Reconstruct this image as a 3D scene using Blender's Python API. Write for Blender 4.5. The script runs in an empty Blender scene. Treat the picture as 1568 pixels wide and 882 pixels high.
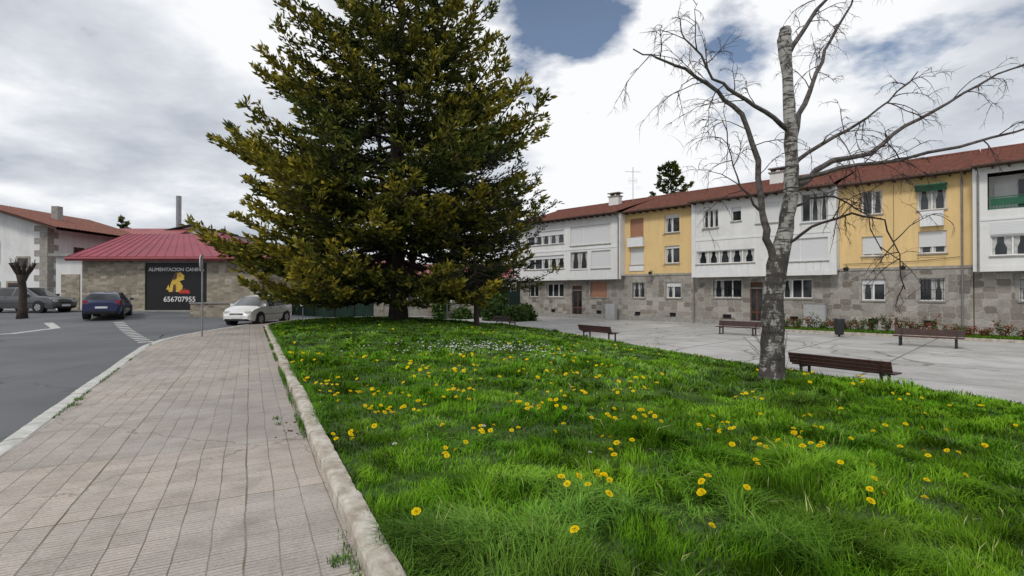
import bpy, math, random
import numpy as np
from mathutils import Vector, Matrix
random.seed(7); RNG=np.random.default_rng(11)
R=math.radians
scene=bpy.context.scene
scene.view_settings.view_transform='Standard'; scene.view_settings.look='None'; scene.view_settings.exposure=0

# ------------------------------------------------------------------ materials
def newmat(name):
    m=bpy.data.materials.new(name); m.use_nodes=True
    nt=m.node_tree; b=nt.nodes['Principled BSDF']
    return m,nt,b
def N(nt,t,**kw):
    n=nt.nodes.new(t)
    for k,v in kw.items():
        if k in n.inputs.keys(): n.inputs[k].default_value=v
        else: setattr(n,k,v)
    return n
def c4(c): return (c[0],c[1],c[2],1)
def mixc(nt,fac,a,b,blend='MIX'):
    n=nt.nodes.new('ShaderNodeMix'); n.data_type='RGBA'; n.blend_type=blend
    for s,v in ((0,fac),(6,a),(7,b)):
        if hasattr(v,'links') or hasattr(v,'is_output'): nt.links.new(v,n.inputs[s])
        elif s==0: n.inputs[0].default_value=v
        else: n.inputs[s].default_value=c4(v)
    return n.outputs[2]
def ramp(nt,src,stops):
    n=nt.nodes.new('ShaderNodeValToRGB'); e=n.color_ramp.elements
    e[0].position=stops[0][0]; e[0].color=c4(stops[0][1]) if not isinstance(stops[0][1],(int,float)) else (stops[0][1],)*3+(1,)
    e[1].position=stops[-1][0]; e[1].color=c4(stops[-1][1]) if not isinstance(stops[-1][1],(int,float)) else (stops[-1][1],)*3+(1,)
    for p,c in stops[1:-1]:
        x=e.new(p); x.color=c4(c) if not isinstance(c,(int,float)) else (c,)*3+(1,)
    nt.links.new(src,n.inputs[0]); return n.outputs[0]
def bump(nt,b,h,strength=.3,dist=.02):
    n=N(nt,'ShaderNodeBump',Strength=strength,Distance=dist); nt.links.new(h,n.inputs['Height']); nt.links.new(n.outputs[0],b.inputs['Normal'])
def noise(nt,vec,scale,detail=5,rough=.6):
    n=N(nt,'ShaderNodeTexNoise',Scale=scale,Detail=detail,Roughness=rough)
    if vec: nt.links.new(vec,n.inputs['Vector'])
    return n.outputs['Fac']
def objco(nt): return nt.nodes.new('ShaderNodeTexCoord').outputs['Object']
def mapping(nt,vec,rot=0,scale=(1,1,1)):
    n=nt.nodes.new('ShaderNodeMapping'); n.inputs['Rotation'].default_value=(0,0,rot); n.inputs['Scale'].default_value=scale
    nt.links.new(vec,n.inputs[0]); return n.outputs[0]
def mat(name,col,rough=.7,var=.25,scale=3,bmp=.0,col2=None,metal=0,spec=.4,streak=False):
    m,nt,b=newmat(name); v0=v=objco(nt)
    if streak: v=mapping(nt,v,0,(3,3,.35))
    f=noise(nt,v,scale,5,.65)
    d=col2 if col2 else tuple(x*(1-var) for x in col)
    f2=ramp(nt,f,[(.35,0),(.65,1)])
    o=mixc(nt,f2,d,col)
    if streak:
        h=noise(nt,v0,.7,5,.7); o=mixc(nt,ramp(nt,h,[(.54,0),(.74,.5)]),o,tuple(x*.62 for x in col))
    nt.links.new(o,b.inputs['Base Color'])
    b.inputs['Roughness'].default_value=rough; b.inputs['Metallic'].default_value=metal
    b.inputs['Specular IOR Level'].default_value=spec
    if bmp: bump(nt,b,f,bmp)
    return m
def wallvec(nt):
    s=nt.nodes.new('ShaderNodeSeparateXYZ'); nt.links.new(objco(nt),s.inputs[0])
    a=N(nt,'ShaderNodeMath',operation='ADD'); nt.links.new(s.outputs[0],a.inputs[0]); nt.links.new(s.outputs[1],a.inputs[1])
    c=nt.nodes.new('ShaderNodeCombineXYZ'); nt.links.new(a.outputs[0],c.inputs[0]); nt.links.new(s.outputs[2],c.inputs[1]); return c.outputs[0]
def stonemat(name,cols,mort,sx,sy,edge=.035,jit=.8,grain=.5):
    m,nt,b=newmat(name); v=mapping(nt,wallvec(nt),0,(sx,sy,1))
    vo=N(nt,'ShaderNodeTexVoronoi',Scale=1.0,Randomness=jit); vo.voronoi_dimensions='2D'; vo.distance='CHEBYCHEV'; nt.links.new(v,vo.inputs['Vector'])
    v2=N(nt,'ShaderNodeTexVoronoi',Scale=1.0,Randomness=jit,feature='F2'); v2.voronoi_dimensions='2D'; v2.distance='CHEBYCHEV'; nt.links.new(v,v2.inputs['Vector'])
    df=N(nt,'ShaderNodeMath',operation='SUBTRACT'); nt.links.new(v2.outputs['Distance'],df.inputs[0]); nt.links.new(vo.outputs['Distance'],df.inputs[1])
    sp=nt.nodes.new('ShaderNodeSeparateColor'); nt.links.new(vo.outputs['Color'],sp.inputs[0])
    col=ramp(nt,sp.outputs[0],[(k/(len(cols)-1),c) for k,c in enumerate(cols)])
    v0=wallvec(nt); f=noise(nt,v0,.8,6,.7); g=noise(nt,v0,9,6,.75)
    o=mixc(nt,grain,col,ramp(nt,g,[(.3,(.3,.3,.3)),(.7,(.72,.72,.71))]),'OVERLAY')
    o=mixc(nt,ramp(nt,df.outputs[0],[(0,1),(edge,1),(edge*2.0,0)]),o,mort)
    o=mixc(nt,ramp(nt,f,[(.5,0),(.72,.5)]),o,(.15,.13,.11))
    nt.links.new(o,b.inputs['Base Color']); b.inputs['Roughness'].default_value=.88
    mx=N(nt,'ShaderNodeMath',operation='MULTIPLY_ADD'); nt.links.new(ramp(nt,df.outputs[0],[(0,0),(edge*3,1)]),mx.inputs[0]); mx.inputs[1].default_value=.6; nt.links.new(g,mx.inputs[2])
    bump(nt,b,mx.outputs[0],.8,.03); return m

M={}
M['stone']=stonemat('facade_stone',[(.17,.15,.13),(.30,.275,.245),(.42,.395,.36),(.21,.185,.16),(.36,.335,.30),(.26,.24,.215)],(.44,.425,.40),1.9,3.0,.03,.5,.6)
M['rubble']=stonemat('shop_rubble_stone',[(.40,.35,.265),(.24,.205,.155),(.46,.41,.33),(.19,.16,.125)],(.38,.345,.28),2.4,5.5,.04,.7,.6)
M['stonetrim']=mat('dressed_stone',(.40,.375,.335),.8,.35,4,.3)
M['yellow']=mat('yellow_render',(.82,.59,.28),.85,.10,1.2,.08,streak=True)
M['white']=mat('white_render',(.80,.80,.79),.8,.10,.8,.06,streak=True)
M['whitepan']=mat('white_panel',(.80,.81,.82),.45,.08,2)
M['frame']=mat('window_frame_white',(.8,.8,.8),.4,.05,5)
M['frameg']=mat('window_frame_grey',(.45,.46,.47),.4,.1,5)
M['cabinet']=mat('painted_cabinet_metal',(.42,.43,.43),.5,.15,3)
M['woodbr']=mat('brown_wood',(.13,.06,.035),.55,.4,9,.15)
m,nt,b=newmat('roller_blind'); v=objco(nt)
s=nt.nodes.new('ShaderNodeSeparateXYZ'); nt.links.new(v,s.inputs[0])
w=N(nt,'ShaderNodeMath',operation='MULTIPLY'); nt.links.new(s.outputs[2],w.inputs[0]); w.inputs[1].default_value=14
w2=N(nt,'ShaderNodeMath',operation='FRACT'); nt.links.new(w.outputs[0],w2.inputs[0])
nt.links.new(ramp(nt,w2.outputs[0],[(0,(.42,.43,.44)),(.3,(.72,.73,.74))]),b.inputs['Base Color']); b.inputs['Roughness'].default_value=.5; bump(nt,b,w2.outputs[0],.3,.01)
M['blind']=m
M['blindr']=mat('terracotta_blind',(.40,.2,.13),.6,.2,5)
m,nt,b=newmat('window_glass'); f=noise(nt,objco(nt),.8,3)
nt.links.new(ramp(nt,f,[(.4,(.012,.016,.018)),(.65,(.05,.055,.06))]),b.inputs['Base Color']); b.inputs['Roughness'].default_value=.06; b.inputs['Specular IOR Level'].default_value=.6
M['glass']=m
M['curtain']=mat('lace_curtain',(.6,.6,.58),.9,.35,6)
M['dark']=mat('dark_interior',(.02,.02,.022),.8,.3,3)
M['iron']=mat('black_iron',(.03,.03,.03),.5,.3,8)
M['zinc']=mat('zinc_pipe',(.30,.29,.28),.45,.3,3,metal=.4)
M['eave']=mat('eave_wood',(.085,.045,.03),.7,.35,6)
M['green']=mat('green_awning',(.03,.16,.09),.6,.3,4)
M['tile']=mat('roof_tile',(.21,.070,.045),.85,.5,3,.3,col2=(.10,.045,.035))
M['tileold']=mat('old_roof_tile',(.27,.095,.06),.85,.5,4,.3,col2=(.13,.06,.045))
M['maroon']=mat('maroon_sheet_roof',(.30,.035,.06),.5,.25,.8)
M['maroon2']=mat('faded_red_roof',(.34,.10,.10),.6,.25,.8)
M['concrete']=mat('concrete',(.36,.35,.33),.85,.3,4,.2)
M['kerb']=mat('weathered_kerb_stone',(.58,.54,.475),.85,.5,6,.7,col2=(.31,.26,.20))
M['kerbw']=mat('painted_kerb',(.64,.63,.60),.8,.4,5,.4,col2=(.40,.39,.36))
M['benchwood']=mat('bench_slats',(.075,.030,.025),.5,.45,14,.3)
M['black']=mat('rubber',(.015,.015,.016),.7,.3,9)
M['chrome']=mat('alloy',(.5,.5,.52),.3,.1,9,metal=.8)
M['signblack']=mat('sign_black',(.012,.012,.013),.45,.2,2)
M['signwhite']=mat('sign_white',(.75,.75,.75),.5,.05,2)
M['signyellow']=mat('sign_yellow',(.75,.5,.08),.5,.25,6)
M['signred']=mat('sign_red',(.6,.04,.03),.5,.1,2)
M['galv']=mat('galvanised_steel',(.33,.33,.34),.4,.3,5,metal=.6)
M['lightlens']=mat('head_lamp_lens',(.55,.57,.6),.1,.1,9,spec=.8)
M['redlens']=mat('tail_lamp_lens',(.4,.02,.02),.2,.1,9)
M['fence']=mat('green_fence_mesh',(.018,.05,.035),.7,.4,3)
M['marking']=mat('road_marking_paint',(.66,.66,.64),.7,.5,6,.1,col2=(.34,.34,.34))

m,nt,b=newmat('asphalt'); v=objco(nt)
f=noise(nt,v,.25,6,.6); g=noise(nt,v,60,3,.7)
o=mixc(nt,ramp(nt,f,[(.35,0),(.65,1)]),(.095,.10,.108),(.15,.154,.162))
o=mixc(nt,.5,o,ramp(nt,g,[(.3,(.3,.3,.3)),(.7,(.72,.72,.72))]),'OVERLAY')
vo=N(nt,'ShaderNodeTexVoronoi',feature='DISTANCE_TO_EDGE',Scale=.16)
nz=N(nt,'ShaderNodeTexNoise',Scale=.7,Detail=6); nt.links.new(v,nz.inputs['Vector'])
va=N(nt,'ShaderNodeVectorMath',operation='MULTIPLY_ADD'); nt.links.new(nz.outputs['Color'],va.inputs[0]); va.inputs[1].default_value=(2,2,0); nt.links.new(v,va.inputs[2]); nt.links.new(va.outputs[0],vo.inputs['Vector'])
o=mixc(nt,ramp(nt,vo.outputs['Distance'],[(0,.7),(.005,0)]),o,(.05,.05,.05))
nt.links.new(o,b.inputs['Base Color']); b.inputs['Roughness'].default_value=.8; bump(nt,b,g,.4,.01); M['asphalt']=m
M['soil']=mat('lawn_soil',(.05,.10,.018),.95,.5,3,.4,col2=(.04,.07,.014))
M['ground']=mat('ground_grass',(.06,.09,.03),.95,.4,.4,.3,col2=(.07,.075,.04))
m,nt,b=newmat('plaza_concrete'); v=objco(nt)
vv=mapping(nt,v,R(-45),(1,1,1))
br=N(nt,'ShaderNodeTexBrick',Scale=1.0); br.offset=0
br.inputs['Color1'].default_value=(.49,.475,.46,1); br.inputs['Color2'].default_value=(.39,.38,.365,1); br.inputs['Mortar'].default_value=(.12,.115,.09,1)
br.inputs['Mortar Size'].default_value=.035; br.inputs['Brick Width'].default_value=4.2; br.inputs['Row Height'].default_value=3.3; nt.links.new(vv,br.inputs['Vector'])
f=noise(nt,v,.5,8,.7); g=noise(nt,v,25,4,.7)
o=mixc(nt,ramp(nt,f,[(.42,0),(.6,.65)]),br.outputs['Color'],(.27,.255,.235))
o=mixc(nt,.5,o,ramp(nt,g,[(.3,(.33,.33,.33)),(.7,(.7,.7,.7))]),'OVERLAY')
vo=N(nt,'ShaderNodeTexVoronoi',feature='DISTANCE_TO_EDGE',Scale=.25)
nz=N(nt,'ShaderNodeTexNoise',Scale=.9,Detail=6); nt.links.new(v,nz.inputs['Vector'])
va=N(nt,'ShaderNodeVectorMath',operation='MULTIPLY_ADD'); nt.links.new(nz.outputs['Color'],va.inputs[0]); va.inputs[1].default_value=(1.6,1.6,0); nt.links.new(v,va.inputs[2]); nt.links.new(va.outputs[0],vo.inputs['Vector'])
o=mixc(nt,ramp(nt,vo.outputs['Distance'],[(0,.9),(.010,0)]),o,(.10,.10,.07))
nt.links.new(o,b.inputs['Base Color']); b.inputs['Roughness'].default_value=.8; bump(nt,b,g,.2,.01); M['plaza']=m
# sidewalk tiles
m,nt,b=newmat('sidewalk_tiles'); v=objco(nt); vv=mapping(nt,v,R(-26.6))
nz=N(nt,'ShaderNodeTexNoise',Scale=1.1,Detail=3); nt.links.new(vv,nz.inputs['Vector'])
va=N(nt,'ShaderNodeVectorMath',operation='MULTIPLY_ADD'); nt.links.new(nz.outputs['Color'],va.inputs[0]); va.inputs[1].default_value=(.05,.05,0); nt.links.new(vv,va.inputs[2]); vv=va.outputs[0]
def brick(w,h,ms,c1,c2,mo,sm=.1,off=0):
    br=N(nt,'ShaderNodeTexBrick',Scale=1.0); br.offset=off
    br.inputs['Color1'].default_value=c4(c1); br.inputs['Color2'].default_value=c4(c2); br.inputs['Mortar'].default_value=c4(mo)
    br.inputs['Mortar Size'].default_value=ms; br.inputs['Brick Width'].default_value=w; br.inputs['Row Height'].default_value=h; br.inputs['Mortar Smooth'].default_value=sm
    nt.links.new(vv,br.inputs['Vector']); return br
b1=brick(.2,.2,.004,(.46,.40,.355),(.365,.32,.285),(.20,.17,.135))
b2=brick(.2,.04,.007,(.53,.53,.53),(.5,.5,.5),(.31,.31,.31),.7)
b3=brick(1.2,1.6,.009,(.57,.555,.54),(.43,.435,.44),(.27,.28,.19))
f=noise(nt,v,.9,7,.7); g=noise(nt,v,45,4,.75); f3=noise(nt,v,2.3,7,.75); f4=noise(nt,mapping(nt,v,R(-26.6),(1,.25,1)),2,5,.6); f5=noise(nt,v,.35,4,.6)
o=mixc(nt,1,b1.outputs['Color'],b2.outputs['Color'],'OVERLAY')
o=mixc(nt,1,o,b3.outputs['Color'],'OVERLAY')
o=mixc(nt,ramp(nt,f,[(.44,.0),(.64,.5)]),o,(.47,.43,.39))
o=mixc(nt,ramp(nt,f3,[(.48,.0),(.7,.65)]),o,(.22,.19,.155))
o=mixc(nt,ramp(nt,f4,[(.54,.0),(.7,.3)]),o,(.52,.49,.455))
o=mixc(nt,ramp(nt,f5,[(.45,.0),(.65,.4)]),o,(.22,.20,.19))
o=mixc(nt,.6,o,ramp(nt,g,[(.3,(.3,.3,.3)),(.7,(.7,.7,.7))]),'OVERLAY')
vo=N(nt,'ShaderNodeTexVoronoi',feature='DISTANCE_TO_EDGE',Scale=.25)
nz=N(nt,'ShaderNodeTexNoise',Scale=2.2,Detail=6); nt.links.new(v,nz.inputs['Vector'])
va=N(nt,'ShaderNodeVectorMath',operation='MULTIPLY_ADD'); nt.links.new(nz.outputs['Color'],va.inputs[0]); va.inputs[1].default_value=(.8,.8,0); nt.links.new(v,va.inputs[2]); nt.links.new(va.outputs[0],vo.inputs['Vector'])
o=mixc(nt,ramp(nt,vo.outputs['Distance'],[(0,.6),(.003,0)]),o,(.09,.085,.05))
nt.links.new(o,b.inputs['Base Color']); b.inputs['Roughness'].default_value=.75
ad=N(nt,'ShaderNodeMath',operation='ADD'); nt.links.new(b1.outputs['Fac'],ad.inputs[0]); nt.links.new(b2.outputs['Fac'],ad.inputs[1])
iv=N(nt,'ShaderNodeMath',operation='SUBTRACT'); iv.inputs[0].default_value=1; nt.links.new(ad.outputs[0],iv.inputs[1])
bump(nt,b,iv.outputs[0],.4,.006); M['sidewalk']=m
# birch bark
m,nt,b=newmat('birch_bark'); v=objco(nt)
vs=mapping(nt,v,0,(1.2,1.2,9)); f=noise(nt,vs,2.2,5,.7); g=noise(nt,mapping(nt,v,0,(1,1,.7)),3.6,6,.8)
o=mixc(nt,ramp(nt,f,[(.50,0),(.57,1)]),(.40,.385,.36),(.055,.047,.04))
s=nt.nodes.new('ShaderNodeSeparateXYZ'); nt.links.new(v,s.inputs[0])
mr=N(nt,'ShaderNodeMapRange'); mr.inputs['From Min'].default_value=-.3; mr.inputs['From Max'].default_value=6.5; mr.inputs['To Min'].default_value=.16; mr.inputs['To Max'].default_value=.01
nt.links.new(s.outputs[2],mr.inputs['Value'])
ad=N(nt,'ShaderNodeMath',operation='ADD'); nt.links.new(g,ad.inputs[0]); nt.links.new(mr.outputs[0],ad.inputs[1])
o=mixc(nt,ramp(nt,ad.outputs[0],[(.54,0),(.62,.95)]),o,(.045,.038,.034))
nt.links.new(o,b.inputs['Base Color']); b.inputs['Roughness'].default_value=.85; bump(nt,b,ad.outputs[0],.9,.04); M['birch']=m
M['limb']=mat('birch_limb_bark',(.16,.14,.13),.85,.5,9,.4,col2=(.045,.038,.035))
M['twig']=mat('birch_twigs',(.06,.04,.036),.8,.4,4)
M['bark']=mat('cedar_bark',(.07,.052,.042),.9,.5,6,.5)
def leafmat(name):
    m,nt,b=newmat(name); a=nt.nodes.new('ShaderNodeVertexColor'); a.layer_name='Col'; nt.nodes.remove(b)
    d=nt.nodes.new('ShaderNodeBsdfDiffuse'); nt.links.new(a.outputs[0],d.inputs[0]); nt.links.new(d.outputs[0],nt.nodes['Material Output'].inputs[0]); return m
M['leaf']=leafmat('foliage_leaf'); M['grass']=leafmat('grass_blade'); M['petal']=leafmat('flower_petal')

# ------------------------------------------------------------------ mesh helpers
def E(name,loc=(0,0,0),rot=0,scale=1):
    o=bpy.data.objects.new(name,None); scene.collection.objects.link(o); o.location=loc; o.rotation_euler=(0,0,rot); o.scale=(scale,)*3; return o
class MB:
    def __init__(s): s.v=[];s.f=[];s.m=[];s.mats=[]
    def mi(s,mt):
        if isinstance(mt,str): mt=M[mt]
        if mt not in s.mats: s.mats.append(mt)
        return s.mats.index(mt)
    def face(s,pts,mt):
        n=len(s.v); s.v+= [tuple(p) for p in pts]; s.f.append(tuple(range(n,n+len(pts)))); s.m.append(s.mi(mt))
    def box(s,x0,x1,y0,y1,z0,z1,mt,T=None):
        n=len(s.v); P=[(x0,y0,z0),(x1,y0,z0),(x1,y1,z0),(x0,y1,z0),(x0,y0,z1),(x1,y0,z1),(x1,y1,z1),(x0,y1,z1)]
        if T is not None: P=[tuple(T@Vector(p)) for p in P]
        s.v+=P; i=s.mi(mt)
        for q in ((0,3,2,1),(4,5,6,7),(0,1,5,4),(1,2,6,5),(2,3,7,6),(3,0,4,7)): s.f.append(tuple(n+k for k in q)); s.m.append(i)
    def tube(s,pts,rad,mt,n=6,cap=True):
        i=s.mi(mt); pts=[Vector(p) for p in pts]; base=len(s.v); up=Vector((.13,.21,1)).normalized()
        for k,p in enumerate(pts):
            d=(pts[min(k+1,len(pts)-1)]-pts[max(k-1,0)])
            if d.length<1e-6: d=Vector((0,0,1))
            d.normalize(); a=d.cross(up)
            if a.length<.05: a=d.cross(Vector((1,0,0)))
            a.normalize(); bb=d.cross(a); r=rad[k] if not isinstance(rad,(int,float)) else rad
            for j in range(n):
                t=2*math.pi*j/n; s.v.append(tuple(p+a*(math.cos(t)*r)+bb*(math.sin(t)*r)))
        for k in range(len(pts)-1):
            for j in range(n):
                a0=base+k*n+j; a1=base+k*n+(j+1)%n; s.f.append((a0,a1,a1+n,a0+n)); s.m.append(i)
        if cap:
            s.f.append(tuple(base+j for j in range(n))[::-1]); s.m.append(i)
            e=base+(len(pts)-1)*n; s.f.append(tuple(e+j for j in range(n))); s.m.append(i)
    def build(s,name,parent=None,smooth=False,bevel=0):
        me=bpy.data.meshes.new(name); me.from_pydata(s.v,[],s.f)
        for mt in s.mats: me.materials.append(mt)
        me.polygons.foreach_set('material_index',s.m)
        if smooth: me.polygons.foreach_set('use_smooth',[True]*len(s.f))
        me.update(); o=bpy.data.objects.new(name,me); scene.collection.objects.link(o)
        if parent: o.parent=parent
        if bevel:
            bv=o.modifiers.new('bevel','BEVEL'); bv.width=bevel; bv.segments=2; bv.limit_method='ANGLE'
        return o
def np_mesh(name,V,F,col,mt,parent=None,smooth=False):
    me=bpy.data.meshes.new(name); me.vertices.add(len(V)); me.vertices.foreach_set('co',V.astype(np.float32).ravel())
    k=F.shape[1]; me.loops.add(F.size); me.loops.foreach_set('vertex_index',F.astype(np.int32).ravel())
    me.polygons.add(len(F)); me.polygons.foreach_set('loop_start',np.arange(0,F.size,k,dtype=np.int32))
    me.update(calc_edges=True)
    if col is not None:
        a=me.color_attributes.new('Col','FLOAT_COLOR','POINT'); c=np.ones((len(V),4),np.float32); c[:,:3]=col; a.data.foreach_set('color',c.ravel())
    if smooth: me.polygons.foreach_set('use_smooth',np.ones(len(F),dtype=bool))
    me.materials.append(M[mt] if isinstance(mt,str) else mt)
    o=bpy.data.objects.new(name,me); scene.collection.objects.link(o)
    if parent: o.parent=parent
    return o
def vnoise(x,y,scale,seed):
    r=np.random.default_rng(seed).random((128,128)); X=x/scale+500; Y=y/scale+500
    xi=np.floor(X).astype(int); yi=np.floor(Y).astype(int); fx=X-xi; fy=Y-yi; fx=fx*fx*(3-2*fx); fy=fy*fy*(3-2*fy)
    g=lambda a,b:r[a%128,b%128]
    return (g(xi,yi)*(1-fx)+g(xi+1,yi)*fx)*(1-fy)+(g(xi,yi+1)*(1-fx)+g(xi+1,yi+1)*fx)*fy
def sm(t): t=np.clip(t,0,1); return t*t*(3-2*t)

# ------------------------------------------------------------------ terrain functions
def U(x,y): return (x+.5*y)/1.118
def g(x,y):
    x=np.asarray(x,float); y=np.asarray(y,float); u=U(x,y)
    base=-.12-.48*np.clip((u-1)/10.5,0,1)
    return base+.50*sm((-x-10)/14)*sm((y-21)/13)
XLy=[-4,24.9,27,29,31,33,34,34.6]; XLx=[-.754-.5*(-4-3.03),-11.7,-12.1,-12,-11,-8.7,-6.8,-5]
XRy=[-4,9.6,24,30.5,33,34,34.6]; XRx=[15.4,9.4,2.9,0,-2.3,-3.7,-5]
XL=lambda y:np.interp(y,XLy,XLx); XR=lambda y:np.interp(y,XRy,XRx)
def soil(x,y):
    x=np.asarray(x,float); y=np.asarray(y,float); u=U(x,y); t=np.clip((u-.7)/12,0,1)
    ed=sm((u-.8)/3.5)
    return .03-.46*t*t+.36*np.exp(-((x+5)**2+(y-25)**2)/(2*5.5**2))*ed+.05*(vnoise(x,y,1.7,3)-.5)*ed

ax=np.concatenate([[-1500,-600,-250,-120],np.arange(-80,60.1,2),[80,150,400,1500]]); ay=np.concatenate([[-1500,-300,-60],np.arange(-20,70.1,2),[100,200,500,1500]])
X,Y=np.meshgrid(ax,ay); Z=g(X,Y)-.01; i=np.arange(X.size).reshape(X.shape)
np_mesh('ground',np.stack([X.ravel(),Y.ravel(),Z.ravel()],1),np.stack([i[:-1,:-1],i[:-1,1:],i[1:,1:],i[1:,:-1]],-1).reshape(-1,4),None,'ground',smooth=True)
ax=np.arange(-80,30.1,1.0); ay=np.arange(-18,58.1,1.0)
X,Y=np.meshgrid(ax,ay); Z=g(X,Y)+.004; i=np.arange(X.size).reshape(X.shape)
np_mesh('road',np.stack([X.ravel(),Y.ravel(),Z.ravel()],1),np.stack([i[:-1,:-1],i[:-1,1:],i[1:,1:],i[1:,:-1]],-1).reshape(-1,4),None,'asphalt',smooth=True)
mb=MB(); mb.face([(x,y,-.592) for x,y in ((19.2,-12),(60,-12),(70,30),(45,75),(4,62),(-4,50),(-6.8,40))],'plaza'); mb.build('plaza_pavement')

left=[(-.62,-4),(-5.32,5.43),(-11.0,15.6),(-11.55,16.8),(-12.1,18.2),(-12.6,20.2),(-13.0,22.8),(-13.3,25.5),(-13.5,28),(-13.2,30.5),(-12,33),(-9.6,35),(-6,36)]
right=[(float(XL(y))+.02,y) for y in (-4,5,15,24.9,27,29,31,33,34)]+[(-5,34.7)]
poly=left+right[::-1]
mb=MB(); mb.face([(x,y,0.0) for x,y in poly][::-1],'sidewalk')
mb.build('sidewalk')
def kerbrow(name,pts,w,zt,zb,mt,L=1.0,jit=.008,rnd=.02,wear=.005):
    mb=MB(); P=[Vector((*p,0)) for p in pts]; dist=[0]
    for a,b_ in zip(P[:-1],P[1:]): dist.append(dist[-1]+(b_-a).length)
    n=int(dist[-1]/L)
    def at(s): return Vector((np.interp(s,dist,[p.x for p in P]),np.interp(s,dist,[p.y for p in P]),0))
    for k in range(n):
        a=at(k*L+.005); b_=at((k+1)*L-.005); d=(b_-a).normalized(); nn=Vector((-d.y,d.x,0)); j=random.uniform(-jit,jit); z=zt+random.uniform(-jit,jit)
        T=Matrix(((d.x,nn.x,0,a.x),(d.y,nn.y,0,a.y),(0,0,1,0),(0,0,0,1))); l=(b_-a).length; ns=10; rows=[]; wob=lambda s_: random.uniform(-s_,s_)
        for q in range(ns+1):
            xx=l*q/ns; e_=-.004 if q in (0,ns) else 0; h=w/2
            rows.append([(xx,-h+j,zb),(xx,-h+j+wob(wear),z-rnd*1.3+wob(wear)),(xx,-h+rnd*.6+j+wob(wear),z-rnd*.25+e_+wob(wear)),(xx,-h*.45+j,z+e_+wob(wear)*.6),(xx,h*.45+j,z+e_+wob(wear)*.6),(xx,h-rnd*.6+j+wob(wear),z-rnd*.25+e_+wob(wear)),(xx,h+j+wob(wear),z-rnd*1.3+wob(wear)),(xx,h+j,zb)])
        for q in range(ns):
            for r in range(7): mb.face([T@Vector(rows[q][r]),T@Vector(rows[q+1][r]),T@Vector(rows[q+1][r+1]),T@Vector(rows[q][r+1])][::-1],mt)
        mb.face([T@Vector(p) for p in rows[0]],mt); mb.face([T@Vector(p) for p in rows[-1]][::-1],mt)
    return mb.build(name)
kerbrow('sidewalk_kerb',left,.2,.012,-.7,'kerbw',1.0,.006,.015,.003)
kerbrow('lawn_kerb',[(float(XL(y)),y) for y in [-4]+list(np.linspace(0,34,60))],.17,.12,-.7,'kerb',1.0,.014,.028,.006)
kerbrow('lawn_kerb',[(float(XR(y))+.05,y) for y in [-4]+list(np.linspace(0,34,60))],.14,-.44,-.7,'kerb',1.0,.01)
ys=np.concatenate([np.linspace(-4,30,80),np.linspace(30.5,34.6,14)]); ts=np.linspace(0,1,40); V=[]
for y in ys:
    a,b_=float(XL(y))+.05,float(XR(y))
    for t in ts: V.append((a+(b_-a)*t,y,0))
V=np.array(V); V[:,2]=soil(V[:,0],V[:,1]); i=np.arange(len(V)).reshape(len(ys),len(ts))
np_mesh('lawn_soil',V,np.stack([i[:-1,:-1],i[:-1,1:],i[1:,1:],i[1:,:-1]],-1).reshape(-1,4),None,'soil',smooth=True)

# ------------------------------------------------------------------ grass
def blades(name,x,y,z,L,W,col,lean=.6,rng=RNG,az=None,be=None):
    n=len(x)
    if az is None: az=rng.random(n)*2*np.pi
    if be is None: be=(rng.random(n)**.8)*lean
    dx=np.cos(az); dy=np.sin(az)
    fa=az+np.pi/2+rng.normal(0,.5,n); wx=np.cos(fa)*W/2; wy=np.sin(fa)*W/2
    P=np.stack([x,y,z],1); w=np.stack([wx,wy,np.zeros(n)],1); d=np.stack([dx,dy,np.zeros(n)],1); up=np.array([0,0,1.])
    mid=P+d*(L*be*.28)[:,None]+up*(L*.55)[:,None]; tip=P+d*(L*be*1.0)[:,None]+up*(L*(1-.38*be**1.5))[:,None]
    V=np.stack([P-w,P+w,mid-w*.85,mid+w*.85,tip],1).reshape(-1,3)
    i=np.arange(n)[:,None]*5; F=np.stack([i+[[0,1,3]],i+[[0,3,2]],i+[[2,3,4]]],1).reshape(-1,3)
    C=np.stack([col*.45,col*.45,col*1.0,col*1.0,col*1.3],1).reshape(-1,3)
    return np_mesh(name,V,F,C,'grass')
def ghgt(x,y):
    cl=vnoise(x,y,.30,21); big=vnoise(x,y,1.6,22); lg=sm((vnoise(x,y,.55,41)-.58)/.15)
    return (.045+.10*cl**1.3*(.5+big))*(1+.75*lg)
xs=[];ys_=[];Ls=[];Ws=[]
for (y0,y1,dens,wd) in ((1.2,3.6,4200,.006),(3.6,6,2600,.0075),(6,9,1250,.011),(9,14,540,.018),(14,22,260,.032),(22,34.5,140,.048)):
    n2=int((y1-y0)*(29 if y0>=9 else 17)*dens); y=RNG.uniform(y0,y1,n2); x=RNG.uniform(-13,16,n2) if y0>=9 else RNG.uniform(-7,10,n2)
    k=(x>XL(y)+.09-.08*RNG.random(n2))&(x<XR(y)-.02)&(np.abs(x)<1.08*y+1.2); x=x[k]; y=y[k]
    cl=vnoise(x,y,.30,21)
    kk=RNG.random(len(x))<(.42+.8*cl); x=x[kk]; y=y[kk]
    xs.append(x); ys_.append(y); Ls.append(ghgt(x,y)*RNG.uniform(.6,1.3,len(x))*(.75 if y0>=14 else 1)); Ws.append(np.full(len(x),wd)*RNG.uniform(.6,1.4,len(x)))
x=np.concatenate(xs); y=np.concatenate(ys_); L=np.concatenate(Ls); W=np.concatenate(Ws); n=len(x)
t1=vnoise(x,y,.9,5); t2=vnoise(x,y,.25,6); t3=vnoise(x,y,3.5,7); r=RNG.random(n); lg=sm((vnoise(x,y,.55,41)-.58)/.15)
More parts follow.
